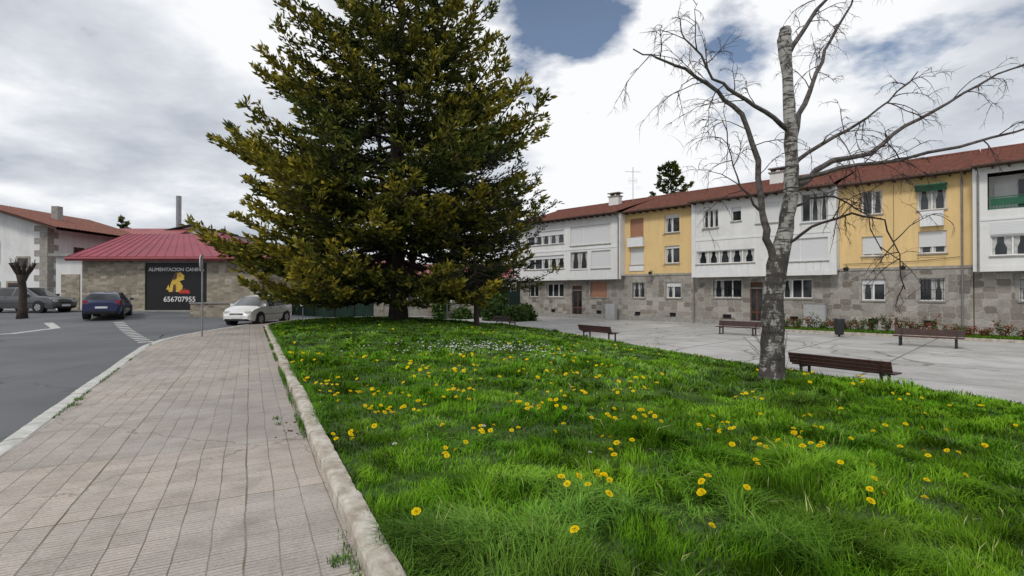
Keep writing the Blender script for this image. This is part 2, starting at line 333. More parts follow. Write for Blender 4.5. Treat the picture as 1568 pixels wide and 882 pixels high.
c_a=np.array([.070,.20,.010]); c_b=np.array([.23,.42,.028]); c_c=np.array([.21,.37,.095]); c_d=np.array([.42,.42,.18])
f=np.clip(.55*t1+.35*t2+.45*t3-.25+.45*(r-.5),0,1)[:,None]; col=c_a*(1-f)+c_b*f
blu=(lg*.7*sm((t3-.35)/.3))[:,None]; col=col*(1-blu)+c_c*blu
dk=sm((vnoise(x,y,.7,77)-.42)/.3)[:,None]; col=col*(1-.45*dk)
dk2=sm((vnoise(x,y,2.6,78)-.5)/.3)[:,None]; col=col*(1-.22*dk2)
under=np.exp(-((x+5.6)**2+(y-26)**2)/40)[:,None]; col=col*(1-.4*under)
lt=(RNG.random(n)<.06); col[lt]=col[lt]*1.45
dry=(RNG.random(n)<.012); col[dry]=c_d
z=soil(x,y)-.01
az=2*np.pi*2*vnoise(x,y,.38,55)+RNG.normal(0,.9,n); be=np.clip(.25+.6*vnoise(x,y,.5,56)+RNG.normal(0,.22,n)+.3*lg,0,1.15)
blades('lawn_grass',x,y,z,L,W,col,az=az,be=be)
wx=[];wy=[];wz=[];wl=[]
def tuft(cx,cy,rad,n,ln,z0=0):
    a=RNG.random(n)*6.28; r_=rad*np.sqrt(RNG.random(n)); wx.append(cx+r_*np.cos(a)); wy.append(cy+r_*np.sin(a)); wz.append(np.full(n,z0)); wl.append(ln*RNG.uniform(.4,1.2,n))
for yy in np.arange(1.5,24,.08):
    v_=float(vnoise(np.array([yy]),np.array([0.]),.8,31)[0])
    if v_>.35: tuft(float(XL(yy))-.13,yy,.04,int(40*(v_-.25)),.085*(v_+.2))
    if v_>.3: tuft(float(XL(yy))+.09,yy,.05,24,.17*(v_+.3),.02)
for yy in np.arange(4,20,.15):
    v_=float(vnoise(np.array([yy]),np.array([4.]),.9,33)[0])
    if v_>.55: tuft(-5.32-.558*(yy-5.43)+.12,yy,.03,16,.05)
for (a,b_,r_,n_) in ((-3.05,6.8,.06,40),(-2.75,7.0,.08,50),(-2.9,6.5,.04,20),(-6.35,7.6,.08,50),(-6.6,8.0,.08,50),(-.92,2.9,.09,110),(-1.05,3.2,.07,80)): tuft(a,b_,r_,n_,.055)
x=np.concatenate(wx); y=np.concatenate(wy); z=np.concatenate(wz); L=np.concatenate(wl); n=len(x)
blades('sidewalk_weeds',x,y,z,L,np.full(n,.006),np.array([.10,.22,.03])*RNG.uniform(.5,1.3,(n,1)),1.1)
mb=MB()
for _ in range(12):
    cx,cy=random.choice([(-2.75,6.6),(-2.6,6.2)]); px=cx+random.gauss(0,.1); py=cy+random.gauss(0,.12); s_=random.uniform(.006,.014)
    T=Matrix.Translation((px,py,s_*.5))@Matrix.Rotation(random.random()*3,4,'Z')@Matrix.Rotation(random.random(),4,'X'); mb.box(-s_,s_,-s_*.7,s_*.7,-s_*.5,s_*.5,'woodbr',T)
mb.build('soil_crumbs')
# ------------------------------------------------------------------ flowers
cl=[(.53,3.95,11,.2),(1.42,6.1,13,.4),(2.7,4.9,12,.35),(3.3,6.0,9,.3),(2.4,6.0,10,.3),(.3,6.9,16,.4),(-.6,5.1,5,.2),(-1.56,6.8,22,.4),(-.58,3.2,1,.02),(.37,3.02,1,.02),(1.3,3.4,1,.02),(1.6,4.0,5,.2),(2.7,4.0,5,.2),(3.05,3.9,1,.02),(4.3,5.2,4,.35),
 (-1.3,10.2,26,.8),(.6,10.4,22,.8),(3.7,8.3,11,.5),(-2.3,8.1,18,.5),(-.8,7.6,16,.5),(-3.2,8.8,16,.5),(.9,8.2,12,.4),(2.2,9.5,12,.7),(5.0,6.6,5,.7),(6.0,8.2,5,.7),(-4.8,12,14,.8),(-.60,2.58,3,.06),(-1.7,5.6,7,.3),(1.0,5.2,6,.3),(3.6,4.6,4,.3),(-.3,6.0,9,.4),(-3.0,11.5,16,.9),(-1,12.5,16,1.0),(2,12.5,10,1.0)]
fp=[]
for (cx,cy,n,r_) in cl:
    for _ in range(n): fp.append((cx+random.gauss(0,r_*.6),cy+random.gauss(0,r_*.6)))
for _ in range(120):
    yy=random.uniform(5,22); fp.append((random.uniform(float(XL(yy))+.3,float(XR(yy))-.3),yy))
V=[];F=[];C=[]
def addflower(x,y,z,r,yel,tilt,layers=3,stemh=.1):
    az=random.gauss(-1.57,1.3); nx=math.cos(az)*tilt; ny=math.sin(az)*tilt
    up=Vector((nx,ny,1)).normalized(); a=up.cross(Vector((0,1,.1))).normalized(); b_=up.cross(a); c=Vector((x,y,z))
    for l in range(layers):
        rr=r*(1-.27*l); hz=r*(.05+.22*l); np_=18-3*l; ph=random.random()
        for k in range(np_):
            t=2*math.pi*(k+ph)/np_; w_=.75*math.pi/np_; q=rr*random.uniform(.88,1.06)
            n=len(V)
            for (ang,rad,hh) in ((t-w_*.5,rr*.2,.4),(t-w_,q*.92,1),(t,q,1.05),(t+w_,q*.92,1),(t+w_*.5,rr*.2,.4)):
                V.append(c+a*(math.cos(ang)*rad)+b_*(math.sin(ang)*rad)+up*(hz*hh))
            F.extend([(n,n+1,n+2),(n,n+2,n+3),(n,n+3,n+4)])
            cc=Vector(yel)*random.uniform(.8,1.1)*(1-.12*l)
            C.extend([cc*.85,cc,cc,cc,cc*.85])
    n=len(V); w=Vector((.0022,0,0)); base=Vector((x-nx*.03,y-ny*.03,z-stemh))
    V.extend([base-w,base+w,c+w,c-w]); F.extend([(n,n+1,n+2),(n,n+2,n+3)]); C.extend([Vector((.1,.16,.04))]*4)
for (x_,y_) in fp:
    xa,ya=np.array([x_]),np.array([y_])
    if not (XL(y_)+.12<x_<XR(y_)-.1): continue
    zz=float(soil(x_,y_))+float(ghgt(xa,ya)[0])*random.uniform(.9,1.1)+random.uniform(.015,.04)
    addflower(x_,y_,zz,random.uniform(.023,.034)*(1.0 if y_<9 else 1.3),(.95,.68,.010),random.uniform(.1,.9),3 if y_<8 else 2,.15)
np_mesh('dandelions',np.array([tuple(v) for v in V]),np.array(F),np.array([tuple(c) for c in C]),'petal')
V=[];F=[];C=[]
for _ in range(330):
    y_=random.gauss(14.6,1.0); x_=random.gauss(-.9,1.3)
    if XL(y_)+.2<x_<XR(y_)-.2: addflower(x_,y_,float(soil(x_,y_))+.13,.023,(.8,.8,.8),.5,1,.08)
for (x_,y_) in ((-.3,5.6),(3.6,3.6),(5.5,5.0),(-1.1,4.9),(.7,4.7),(2.1,5.6)): addflower(x_,y_,float(soil(x_,y_))+.2,.024,(.7,.7,.68),.2,3,.15)
np_mesh('daisies',np.array([tuple(v) for v in V]),np.array(F),np.array([tuple(c) for c in C]),'petal')

# ------------------------------------------------------------------ conifers
def tufts_to_mesh(name,P,D,Cc,K,ln,wd,parent,rng,spread=.75,upb=.25):
    n=len(P); P=np.repeat(P,K,0); D=np.repeat(D,K,0); Cc=np.repeat(Cc,K,0); m_=len(P)
    dd=D+rng.normal(0,spread,(m_,3))*np.array([1,1,.55]); dd[:,2]+=upb; dd/=np.linalg.norm(dd,axis=1)[:,None]
    q=rng.normal(0,1,(m_,3)); q[:,2]*=.5; w=np.cross(dd,q); w/=np.linalg.norm(w,axis=1)[:,None]+1e-9
    l=(ln*rng.uniform(.6,1.3,m_))[:,None]; P=P+rng.normal(0,.05,(m_,3)); ww=w*wd*rng.uniform(.7,1.3,(m_,1))*.5
    V=np.stack([P-ww*.4,P+dd*l*.45+ww,P+dd*l,P+dd*l*.45-ww],1).reshape(-1,3); i=np.arange(m_)[:,None]*4
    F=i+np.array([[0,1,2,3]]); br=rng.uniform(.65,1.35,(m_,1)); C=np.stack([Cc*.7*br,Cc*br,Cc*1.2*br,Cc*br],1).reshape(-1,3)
    return np_mesh(name,V,F,C,'leaf',parent)
def conifer(name,base,H,zlow,rad,nb,seed,yel=.6,K=6,ln=.17,wd=.05,step=.30,tstep=.15,elev=(.0,.5),stems=3,trunk_r=.42,dens=1,start=.25,qp=1.15,lowyel=0,lv=(.6,1.05),cin=(.024,.034,.015),cout=(.060,.085,.024)):
    rs=random.Random(seed); rng=np.random.default_rng(seed); root=E(name,base); mb=MB(); P=[];D=[];C=[]
    cin=np.array(cin); cout=np.array(cout)
    tr=[]; n=14
    for k in range(n+1):
        t=k/n; tr.append(Vector((.25*math.sin(t*4+seed)*t,.2*math.cos(t*3)*t,-.3+(H*.97+.3)*t)))
    mb.tube(tr,[trunk_r*(1-.93*(k/n)**.8)*(1.35 if k==0 else 1) for k in range(n+1)],'bark',10)
    for s_ in range(stems):
        a=s_*2.1+.5; pts=[Vector((.1*math.cos(a),.1*math.sin(a),.9+.5*s_))]
        for k in range(1,9):
            t=k/8; pts.append(Vector((math.cos(a)*(.3+1.5*t**.7),math.sin(a)*(.3+1.5*t**.7),.9+.5*s_+H*.55*t)))
        mb.tube(pts,[trunk_r*.5*(1-.9*k/8) for k in range(9)],'bark',7)
    def tp(z): 
        t=max(0,min(1,(z+.3)/(H*.97+.3))); return Vector((.25*math.sin(t*4+seed)*t,.2*math.cos(t*3)*t,z))
    for i in range(nb):
        q=(i+rs.random())/nb; z0=zlow+(H-zlow-.2)*(q**qp)
        az=i*2.399+rs.uniform(-.3,.3); L=rad(z0,az)*rs.uniform(*lv)
        if L<.3: continue
        e=elev[0]+(elev[1]-elev[0])*q+rs.uniform(-.12,.14); p0=tp(z0); br_y=min(1,max(0,rs.gauss(yel+lowyel*max(0,1-q*2.5)*(.5-.5*math.cos(az)),.28)))
        pts=[];wob=rs.uniform(-.25,.25); sag=rs.uniform(.05,.2); nseg=9
        for k in range(nseg+1):
            t=k/nseg; a=az+wob*t*t; zz=L*(math.tan(e)*t-sag*math.sin(t*math.pi*.8)*.8+.14*t**4)
            pts.append(p0+Vector((math.cos(a)*L*t,math.sin(a)*L*t,zz))+Vector((rs.uniform(-.06,.06),rs.uniform(-.06,.06),rs.uniform(-.05,.05)))*min(1,L/3))
        r0=.028+.009*L; mb.tube(pts,[r0*(1-.9*k/nseg) for k in range(nseg+1)],'bark',5,False)
        ns=max(4,int(L*(1-start)/step))
        for j in range(ns):
            t=start+(1-start)*(j+rs.random())/ns; k=min(nseg-1,int(t*nseg)); f_=t*nseg-k; p=pts[k].lerp(pts[k+1],f_); fw=(pts[k+1]-pts[k]).normalized()
            if rs.random()>dens: continue
            for sd in (-1,1):
                ang=sd*rs.uniform(.5,1.15); d=Vector((fw.x*math.cos(ang)-fw.y*math.sin(ang),fw.x*math.sin(ang)+fw.y*math.cos(ang),fw.z*.6+rs.uniform(-.18,.18))).normalized()
                l2=min(2.1,(.22+.42*L*(1-t)**.8)*rs.uniform(.5,1.15)*(.45+min(t*1.6,1)*.55))
                pe=p+d*l2+Vector((0,0,.08*l2))
                if l2>.7: mb.tube([p,p+d*l2*.5+Vector((0,0,-.02*l2)),pe],[.016,.011,.005],'bark',3,False)
                m_=max(2,int(l2/tstep))
                for h in range(m_):
                    w_=(h+.6)/m_
                    if t<.45 and w_<.25: continue
                    side=Vector((-d.y,d.x,0))*rs.uniform(-.25,.25)*(1.2-w_)
                    dz=rs.uniform(-.09,.06)
                    pp=p+d*(l2*w_)+side+Vector((0,0,.07*l2*w_*w_+dz)); P.append(pp); D.append(d*.8+fw*.5)
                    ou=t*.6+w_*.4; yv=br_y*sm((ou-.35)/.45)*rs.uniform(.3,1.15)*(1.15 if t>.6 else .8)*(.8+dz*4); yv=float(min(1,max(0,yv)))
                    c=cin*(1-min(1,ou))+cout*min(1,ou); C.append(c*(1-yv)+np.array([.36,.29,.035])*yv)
        for h in range(5): P.append(pts[-1]-(pts[-1]-pts[-2])*h*.22); D.append((pts[-1]-pts[-2]).normalized()); C.append(cout*(1-br_y)+np.array([.34,.27,.035])*br_y)
    mb.build('trunk_and_branches',root,True)
    tufts_to_mesh('needle_foliage',np.array([tuple(p) for p in P]),np.array([tuple(d) for d in D]),np.array(C),K,ln,wd,root,rng)
    return root
zt=[1.5,3,5.2,7.5,9.5,11.2,13,14.5,16,19,22,24]
def rad1(z,az):
    rl=np.interp(z,zt,[7.2,8.6,9.0,9.0,8.4,7.0,5.7,4.8,4.0,3.0,2,0.3]); rr=np.interp(z,zt,[5.0,6.4,7.4,8.2,8.0,6.8,5.4,4.4,3.7,2.7,1.8,.3])
    w=.5+.5*math.cos(az); return rl*(1-w)+rr*w
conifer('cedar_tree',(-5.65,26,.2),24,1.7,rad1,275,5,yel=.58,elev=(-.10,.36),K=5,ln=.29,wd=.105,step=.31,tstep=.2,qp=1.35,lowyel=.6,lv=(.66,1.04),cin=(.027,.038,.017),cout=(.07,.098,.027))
def rad2(z,az): return float(np.interp(z,[1.5,3,5,6.5,7.6,8.3],[2.2,3.3,3.3,2.6,1.4,.3]))*(1+.25*math.cos(az))
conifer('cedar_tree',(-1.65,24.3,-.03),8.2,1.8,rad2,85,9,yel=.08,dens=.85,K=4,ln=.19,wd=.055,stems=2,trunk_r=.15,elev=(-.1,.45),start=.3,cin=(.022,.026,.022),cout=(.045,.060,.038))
def rad3(z,az): return float(np.interp(z,[8,11,13,15,17],[2.6,2.9,2.4,1.6,.2]))
conifer('conifer_tree',(18.2,60,-.6),17.2,7,rad3,70,12,yel=0.1,K=5,ln=.4,wd=.16,stems=0,trunk_r=.3,step=.5,tstep=.3)
for (a,b_,h_) in ((-50.5,68,11.2),(-48.8,70,10)):
    conifer('conifer_tree',(a,b_,.4),h_,1.5,lambda z,az,h_=h_:1.9*(1-z/h_)+.2,45,int(h_*10),yel=0,K=4,ln=.4,wd=.15,stems=0,trunk_r=.2,step=.6,tstep=.35)

# ------------------------------------------------------------------ birch
broot=E('birch_tree',(5.45,11.0,0)); mb=MB(); tw=MB()
def W3(x,z,y=0): return Vector((x-5.45,y,z))
tr=[W3(5.45,-.35),W3(5.46,-.15),W3(5.47,.6),W3(5.5,1.4,.03),W3(5.6,2.2,.05),W3(5.8,3.0,.05),W3(5.88,3.7,0),W3(5.87,4.5,-.05),W3(5.84,5.3,-.03),W3(5.82,6.2,0),W3(5.76,7.0,.02),W3(5.78,7.22,.02)]
def refine(pts,rad,n,jit):
    o=[];q=[]
    for k in range(len(pts)-1):
        for s_ in range(n):
            t=s_/n; p=pts[k].lerp(pts[k+1],t)
            if s_: p=p+Vector((random.gauss(0,jit),random.gauss(0,jit),random.gauss(0,jit*.5)))
            o.append(p); q.append((rad[k]*(1-t)+rad[k+1]*t)*(1+random.uniform(-.06,.06)))
    o.append(pts[-1]); q.append(rad[-1]); return o,q
p,q=refine(tr,[.34,.27,.235,.215,.20,.155,.14,.13,.12,.11,.14,.11],3,.014); mb.tube(p,q,'birch',14)
limbs=[([(5.55,2.1,0),(5.3,2.75,-.1),(5.2,3.3,-.15),(5.1,4.36,-.2),(4.72,5.3,-.3),(4.2,5.72,-.4),(3.5,6.15,-.5),(2.9,6.35,-.55),(2.42,6.5,-.6)],.085),
([(5.85,5.05,0),(5.2,5.35,-.3),(4.5,5.65,-.5),(4.0,5.9,-.6),(3.5,6.5,-.8),(3.3,6.9,-.8)],.055),
([(5.9,3.9,0),(6.4,4.1,.2),(6.96,4.5,.3),(7.9,4.7,.5),(8.75,5.35,.6),(9.7,5.85,.6),(10.8,6.5,.6),(12,6.9,.6)],.08),
([(5.9,4.3,0),(6.4,4.7,-.2),(7.0,5.05,-.4),(7.6,5.5,-.5),(8.1,6.05,-.6)],.05),
([(5.95,4.9,0),(6.3,5.7,.2),(6.6,6.4,.3),(7.0,7.2,.4),(7.5,8.0,.5),(8.1,9.2,.6)],.065),
([(5.8,6.6,0),(6.3,7.4,0),(6.9,8.1,.1),(7.4,9,.2)],.06),
([(5.9,4.0,0),(6.6,4.15,-.5),(7.5,4.2,-.9),(9,4.55,-1.2),(10.3,4.9,-1.3),(11.3,5.4,-1.4)],.05),
([(5.7,2.6,0),(6.2,3.0,-.2),(6.9,3.25,-.4),(7.5,3.1,-.5),(7.8,2.4,-.5),(7.9,1.7,-.5)],.035),
([(5.85,3.4,0),(6.5,3.7,.4),(7.3,3.8,.8),(8.2,3.4,1.0),(8.5,2.6,1.0)],.035),
([(5.2,3.3,-.15),(4.9,3.9,.2),(4.75,4.6,.3),(4.6,5.4,.4)],.028)]
def twigs(pts,L0,depth,n,droop,r):
    for _ in range(n):
        t=random.uniform(.25,1)*(len(pts)-1); k=min(int(t),len(pts)-2); p=pts[k].lerp(pts[k+1],t-k); d=(pts[k+1]-pts[k]).normalized()
        d=(d*.7+Vector((random.gauss(0,.6),random.gauss(0,.6),random.gauss(.15,.5)))).normalized(); L=L0*random.uniform(.4,1.2); o=[p]
        ns=5 if depth else 4
        for s_ in range(ns):
            d=(d+Vector((random.gauss(0,.16),random.gauss(0,.16),-droop+random.gauss(0,.1)))).normalized(); o.append(o[-1]+d*L/ns)
        tw.tube(o,[r*(1-.75*k2/ns) for k2 in range(ns+1)],'twig',3 if depth==0 else 4,False)
        if depth: twigs(o,L*.5,depth-1,5,droop*1.25,r*.55)
for (pp,r) in limbs:
    pts=[W3(a,c,b_) for (a,c,b_) in pp]; n_=len(pts); p,q=refine(pts,[max(.011,r*(1-.85*k/(n_-1))) for k in range(n_)],3,.035)
    mb.tube(p,q,'limb' if r>.045 else 'twig',7)
    twigs(p,1.2,2,12 if r>.035 else 8,.17,.013)
for _ in range(26):
    a=random.uniform(0,6.28); o=[Vector((math.cos(a)*.24,math.sin(a)*.24,.0)) + Vector((0,0,random.uniform(-.1,1.0)))]
    d=Vector((math.cos(a)*.5-.35,math.sin(a)*.4,.9)).normalized()
    for s_ in range(4): o.append(o[-1]+d*random.uniform(.08,.16)+Vector((random.gauss(0,.02),0,0)))
    tw.tube(o,[.006,.005,.004,.003,.002],'twig',3,False)
mb.build('trunk_and_limbs',broot,True); tw.build('bare_twigs',broot,True)

# ------------------------------------------------------------------ building helpers
def wall(mb,x0,x1,z0,z1,y,holes,mt,dep=.16,reveal=None):
    xs=sorted(set([x0,x1]+[h[0] for h in holes]+[h[1] for h in holes])); zs=sorted(set([z0,z1]+[h[2] for h in holes]+[h[3] for h in holes]))
    for a,b_ in zip(xs[:-1],xs[1:]):
        for c,d in zip(zs[:-1],zs[1:]):
            mx,mz=(a+b_)/2,(c+d)/2
            if any(h[0]<mx<h[1] and h[2]<mz<h[3] for h in holes): continue
            mb.face([(b_,y,c),(a,y,c),(a,y,d),(b_,y,d)],mt)
    rv=reveal or mt
    for h in holes:
        a,b_,c,d=h[:4]; e=y-dep
        mb.face([(a,y,c),(b_,y,c),(b_,e,c),(a,e,c)],rv); mb.face([(a,y,d),(b_,y,d),(b_,e,d),(a,e,d)],rv)
        mb.face([(a,y,c),(a,y,d),(a,e,d),(a,e,c)],rv); mb.face([(b_,y,c),(b_,y,d),(b_,e,d),(b_,e,c)],rv)
def window(mb,a,b_,c,d,y,style='glass',panes=2,dep=.16,fr='frame',sill=True,grille=False,blind=0.0):
    e=y-dep; g_=.002
    a+=g_;b_-=g_;c+=g_;d-=g_
    if style=='shut':
        mb.box(a,b_,e-.02,e+.06,c,d,'blind'); n_=max(1,round((b_-a)/1.3))
        for k in range(n_+1): xm=a+(b_-a)*k/n_; mb.box(max(a,xm-.03),min(b_,xm+.03),e+.062,e+.08,c,d,'frame')
    elif style=='shutr': mb.box(a,b_,e-.02,e+.06,c,d,'blindr')
    elif style=='door':
        mb.box(a,b_,e-.05,e,c,d,'woodbr'); n=2
        for k in range(n):
            w=(b_-a)/n; mb.box(a+w*k+.08,a+w*(k+1)-.08,e,e+.02,c+1.0,d-.5,'glass'); mb.box(a+w*k+.08,a+w*(k+1)-.08,e,e+.02,c+.15,c+.85,'dark')
        mb.box(a,b_,e,e+.05,d-.42,d-.36,'frameg')
    else:
        mb.face([(b_,e-.03,c),(a,e-.03,c),(a,e-.03,d),(b_,e-.03,d)],'glass')
        if style=='curtain' or style=='glass':
            n=panes
            for k in range(n):
                if style=='glass' and random.random()<.45: continue
                w=(b_-a)/n; x0=a+w*k+.05; x1=a+w*(k+1)-.05; h=d-c; ww=x1-x0
                for (p0,sg) in ((x0,1),(x1,-1)):
                    wq=ww*random.uniform(.22,.4); pr=[(p0,e-.02,d-.04),(p0+sg*wq,e-.02,d-.04),(p0+sg*wq*.95,e-.02,d-h*.35),(p0+sg*wq*.55,e-.02,d-h*.62),(p0+sg*wq*.6,e-.02,c+.04),(p0,e-.02,c+.04)]
                    mb.face(pr,'curtain')
        t=.055
        mb.box(a,b_,e-.028,e+.04,c,c+t,fr); mb.box(a,b_,e-.028,e+.04,d-t,d,fr)
        mb.box(a,a+t,e-.026,e+.038,c+t,d-t,fr); mb.box(b_-t,b_,e-.026,e+.038,c+t,d-t,fr)
        for k in range(1,panes):
            xm=a+(b_-a)*k/panes; mb.box(xm-t*.7,xm+t*.7,e-.024,e+.036,c+t,d-t,fr)
        if blind>0: mb.box(a+.01,b_-.01,e+.042,e+.07,d-(d-c)*blind,d,'blind')
    if sill: mb.box(a-.06,b_+.06,y-.1,y+.07,c-.075,c-.004,'stonetrim' if fr!='frameg' else 'whitepan')
    if grille:
        for k in range(7):
            xx=a+.06+(b_-a-.12)*k/6; mb.box(xx-.009,xx+.009,y-.05,y-.032,c+.02,d-.02,'iron')
        for zz in (c+.15,(c+d)/2,d-.15): mb.box(a+.02,b_-.02,y-.056,y-.051,zz-.012,zz+.012,'iron')
def tiled_roof(name,x0,x1,y_e,z_e,y_r,z_r,parent,mt='tile',per=.24):
    nx=int((x1-x0)/per*6)+1; xs=np.linspace(x0,x1,nx); nr=int(abs(y_r-y_e)/.38)
    rows=[]
    for k in range(nr+1):
        t=k/nr; rows.append((y_e+(y_r-y_e)*t,z_e+(z_r-z_e)*t))
        if 0<k<nr: rows.append((y_e+(y_r-y_e)*t-.001*np.sign(y_e-y_r),z_e+(z_r-z_e)*t+.03))
    Vv=[]
    for ri,(yy,zz) in enumerate(rows):
        rng=np.random.default_rng(ri//2+3); wv=.05*np.abs(np.sin(np.pi*(xs)/per))+.012*np.sin(xs*1.1+ri*.3)+.006*rng.normal(0,1,nx)
        Vv.append(np.stack([xs,np.full(nx,yy),zz+wv],1))
    Vv=np.concatenate(Vv); i=np.arange(len(Vv)).reshape(len(rows),nx); F=np.stack([i[:-1,:-1],i[:-1,1:],i[1:,1:],i[1:,:-1]],-1).reshape(-1,4)
    return np_mesh(name,Vv,F,None,mt,parent)
ZB=-.62
rot=math.atan2(.7067,-.7075); A=(23.7,27.3,0)
EZ=7.9
def house(name,s0,s1,proj,upmat,upholes,grholes,extra=None,zsplit=2.95):
    root=E(name,A,rot); s0+=.002; s1-=.002; mb=MB()
    wall(mb,s0,s1,ZB,zsplit,0,[h[:4] for h in grholes],'stone')
    for h in grholes:
        if h[4]=='vent':
            mb.box(h[0],h[1],-.14,-.1,h[2],h[3],'dark'); [mb.box(h[0]+(h[1]-h[0])*k/5-.008,h[0]+(h[1]-h[0])*k/5+.008,-.06,-.045,h[2]+.003,h[3]-.003,'iron') for k in range(1,5)]; continue
        kw=h[5] if len(h)>5 else {}
        window(mb,*h[:4],0,h[4],sill=(h[4]!='door'),**kw)
        if h[4]!='door':
            a,b_,c,d=h[:4]; mb.box(a-.14,b_+.14,.0,.03,d+.003,d+.2,'stonetrim'); mb.box(a-.14,a-.003,.0,.028,c,d,'stonetrim'); mb.box(b_+.003,b_+.14,.0,.028,c,d,'stonetrim')
    mb.box(s0,s1,.001,.06,ZB,ZB+.35,'concrete')
    P=proj
    wall(mb,s0,s1,zsplit,EZ,P,[h[:4] for h in upholes],upmat)
    for h in upholes:
        if h[4]=='loggia': continue
        kw=h[5] if len(h)>5 else {}
        window(mb,*h[:4],P,h[4],**kw)
    if P>0:
        mb.face([(s0,0,zsplit),(s1,0,zsplit),(s1,P,zsplit),(s0,P,zsplit)],'white')
        mb.box(s0,s1,P-.12,P+.03,zsplit-.28,zsplit-.004,'white')
        mb.box(s0,s1,P+.001,P+.035,5.22,5.34,'whitepan')
        for s_ in (s0,s1): mb.face([(s_,0,zsplit),(s_,P,zsplit),(s_,P,EZ),(s_,0,EZ)],'white')
        mb.box(s0,s0+.28,P+.001,P+.05,zsplit-.27,EZ-.002,'white'); mb.box(s1-.28,s1,P+.001,P+.05,zsplit-.27,EZ-.002,'white')
    else:
        mb.box(s0,s1,.002,.05,zsplit-.05,zsplit+.1,'stonetrim')
    mb.face([(s0,-11,ZB),(s1,-11,ZB),(s1,-11,EZ),(s0,-11,EZ)],upmat)
    for s_ in (s0,s1): mb.face([(s_,-11,ZB),(s_,0,ZB),(s_,0,EZ),(s_,-5.5,EZ+1.85),(s_,-11,EZ)],upmat)
    ey=P+.55
    mb.box(s0,s1,-.3,ey,EZ+.001,EZ+.06,'eave'); k=s0+.25
    while k<s1-.1: mb.box(k,k+.09,P+.002,ey-.04,EZ-.11,EZ-.001,'eave'); k+=.6
    mb.tube([(s0,ey+.07,EZ+.03),(s1,ey+.07,EZ+.03)],.07,'eave',8)
    mb.build('walls_and_openings',root)
    if extra:
        m2=MB(); extra(m2); m2.build('details',root)
    tiled_roof('roof_front',s0,s1,ey+.04,EZ+.08,-5.5,EZ+.08+2.0,root); tiled_roof('roof_back',s0,s1,-11.5,EZ,-5.5,EZ+.08+2.0,root)
    m3=MB(); m3.tube([(s0,-5.5,EZ+2.12),(s1,-5.5,EZ+2.12)],.11,'tile',8); m3.build('ridge_tiles',root)
    return root
G=dict(grille=True)
def lantern(m,s,z):
    m.tube([(s,.0,z+.1),(s,.3,z+.22),(s,.4,z+.1)],.018,'iron',5); m.tube([(s,.4,z+.12),(s,.4,z+.04),(s,.4,z+.03),(s,.4,z-.12)],[.03,.19,.15,.1],'iron',8)
def downpipe(m,s,y,z0,z1): m.tube([(s,y+.45,z1),(s,y+.1,z1-.4),(s,y+.1,z0)],.05,'zinc',8)
def clothesline(m,a,b_,y,z):
    for k in range(3): m.box(a,b_,y+.15+.12*k,y+.156+.12*k,z,z+.008,'iron')
    for s_ in (a,b_): m.box(s_-.01,s_+.01,y+.002,y+.42,z-.02,z-.001,'iron')
def ex_y1(m):
    lantern(m,2.6,3.0); lantern(m,5.3,3.0); downpipe(m,.12,0,ZB,EZ)
    m.tube([(.2,.07,3.5),(1.9,.08,3.35),(3.8,.08,3.3),(5.5,.07,3.3)],.014,'iron',4)
    m.tube([(3.05,.07,3.2),(3.05,.07,5.2),(3.05,.07,7.7)],.012,'iron',4)
    m.box(.7,2.05,.02,.55,7.38,7.43,'green'); m.face([(.7,.55,7.4),(2.05,.55,7.4),(2.05,.2,7.1),(.7,.2,7.1)],'green')
    m.box(.85,1.85,.02,.30,5.2,6.0,'whitepan')
    clothesline(m,.8,1.95,0,3.5); clothesline(m,3.6,4.55,0,3.5); clothesline(m,3.6,4.55,0,5.85)
YW=[(.75,2.0,6.1,7.45,'glass',dict(blind=.1)),(3.57,4.58,6.14,7.5,'glass',dict(blind=.0)),(.75,1.95,3.75,4.95,'glass',dict(blind=.7)),(3.57,4.58,3.73,4.86,'glass',dict(blind=.9))]
house('yellow_apartment_house',-.3,5.7,0,'yellow',YW,[(.83,1.93,1.16,2.4,'glass',G),(3.47,4.6,1.16,2.4,'glass',dict(blind=.25)),(1.2,1.75,-.2,.1,'vent'),(3.8,4.3,-.2,.1,'vent')],ex_y1)
WM=[(12.78,13.86,6.1,7.35,'glass',dict(panes=3)),(11.24,11.89,6.4,7.35,'glass',dict(panes=1,blind=.3)),(8.8,10.3,6.1,7.4,'shut',{}),(6.15,7.6,5.95,7.65,'glass',dict(panes=3,fr='frameg')),
 (10.4,14.35,3.6,4.5,'curtain',dict(panes=5)),(6.15,9.2,3.55,4.95,'shut',dict())]
def ex_wm(m):
    downpipe(m,14.85,0,ZB,EZ); P=.7
    k=10.4
    while k<14.3: m.box(k+.03,k+.36,P+.002,P+.025,2.75,3.5,'whitepan'); k+=.395
    k=6.15
    while k<9.1: m.box(k+.03,k+.36,P+.002,P+.025,2.75,3.45,'whitepan'); k+=.395
    clothesline(m,6.2,7.6,P,5.75); clothesline(m,12.8,13.8,P,5.9); clothesline(m,11.0,12.4,P,2.6)
house('white_apartment_house',5.7,14.7,.7,'white',WM,[(11.5,13.46,1.25,2.5,'glass',dict(panes=3,grille=True)),(10.15,10.95,ZB,2.3,'door'),(7.2,8.95,1.25,2.45,'glass',dict(panes=3)),(12.2,12.8,-.2,.1,'vent'),(8.0,8.5,-.2,.1,'vent')],ex_wm)
def ex_y2(m):
    lantern(m,18.2,3.1); m.box(18.9,20.3,.02,.3,5.2,5.9,'whitepan'); m.box(18.95,20.25,.03,.06,3.3,3.7,'whitepan'); clothesline(m,16.0,17.2,0,3.6); clothesline(m,16,17.2,0,5.9)
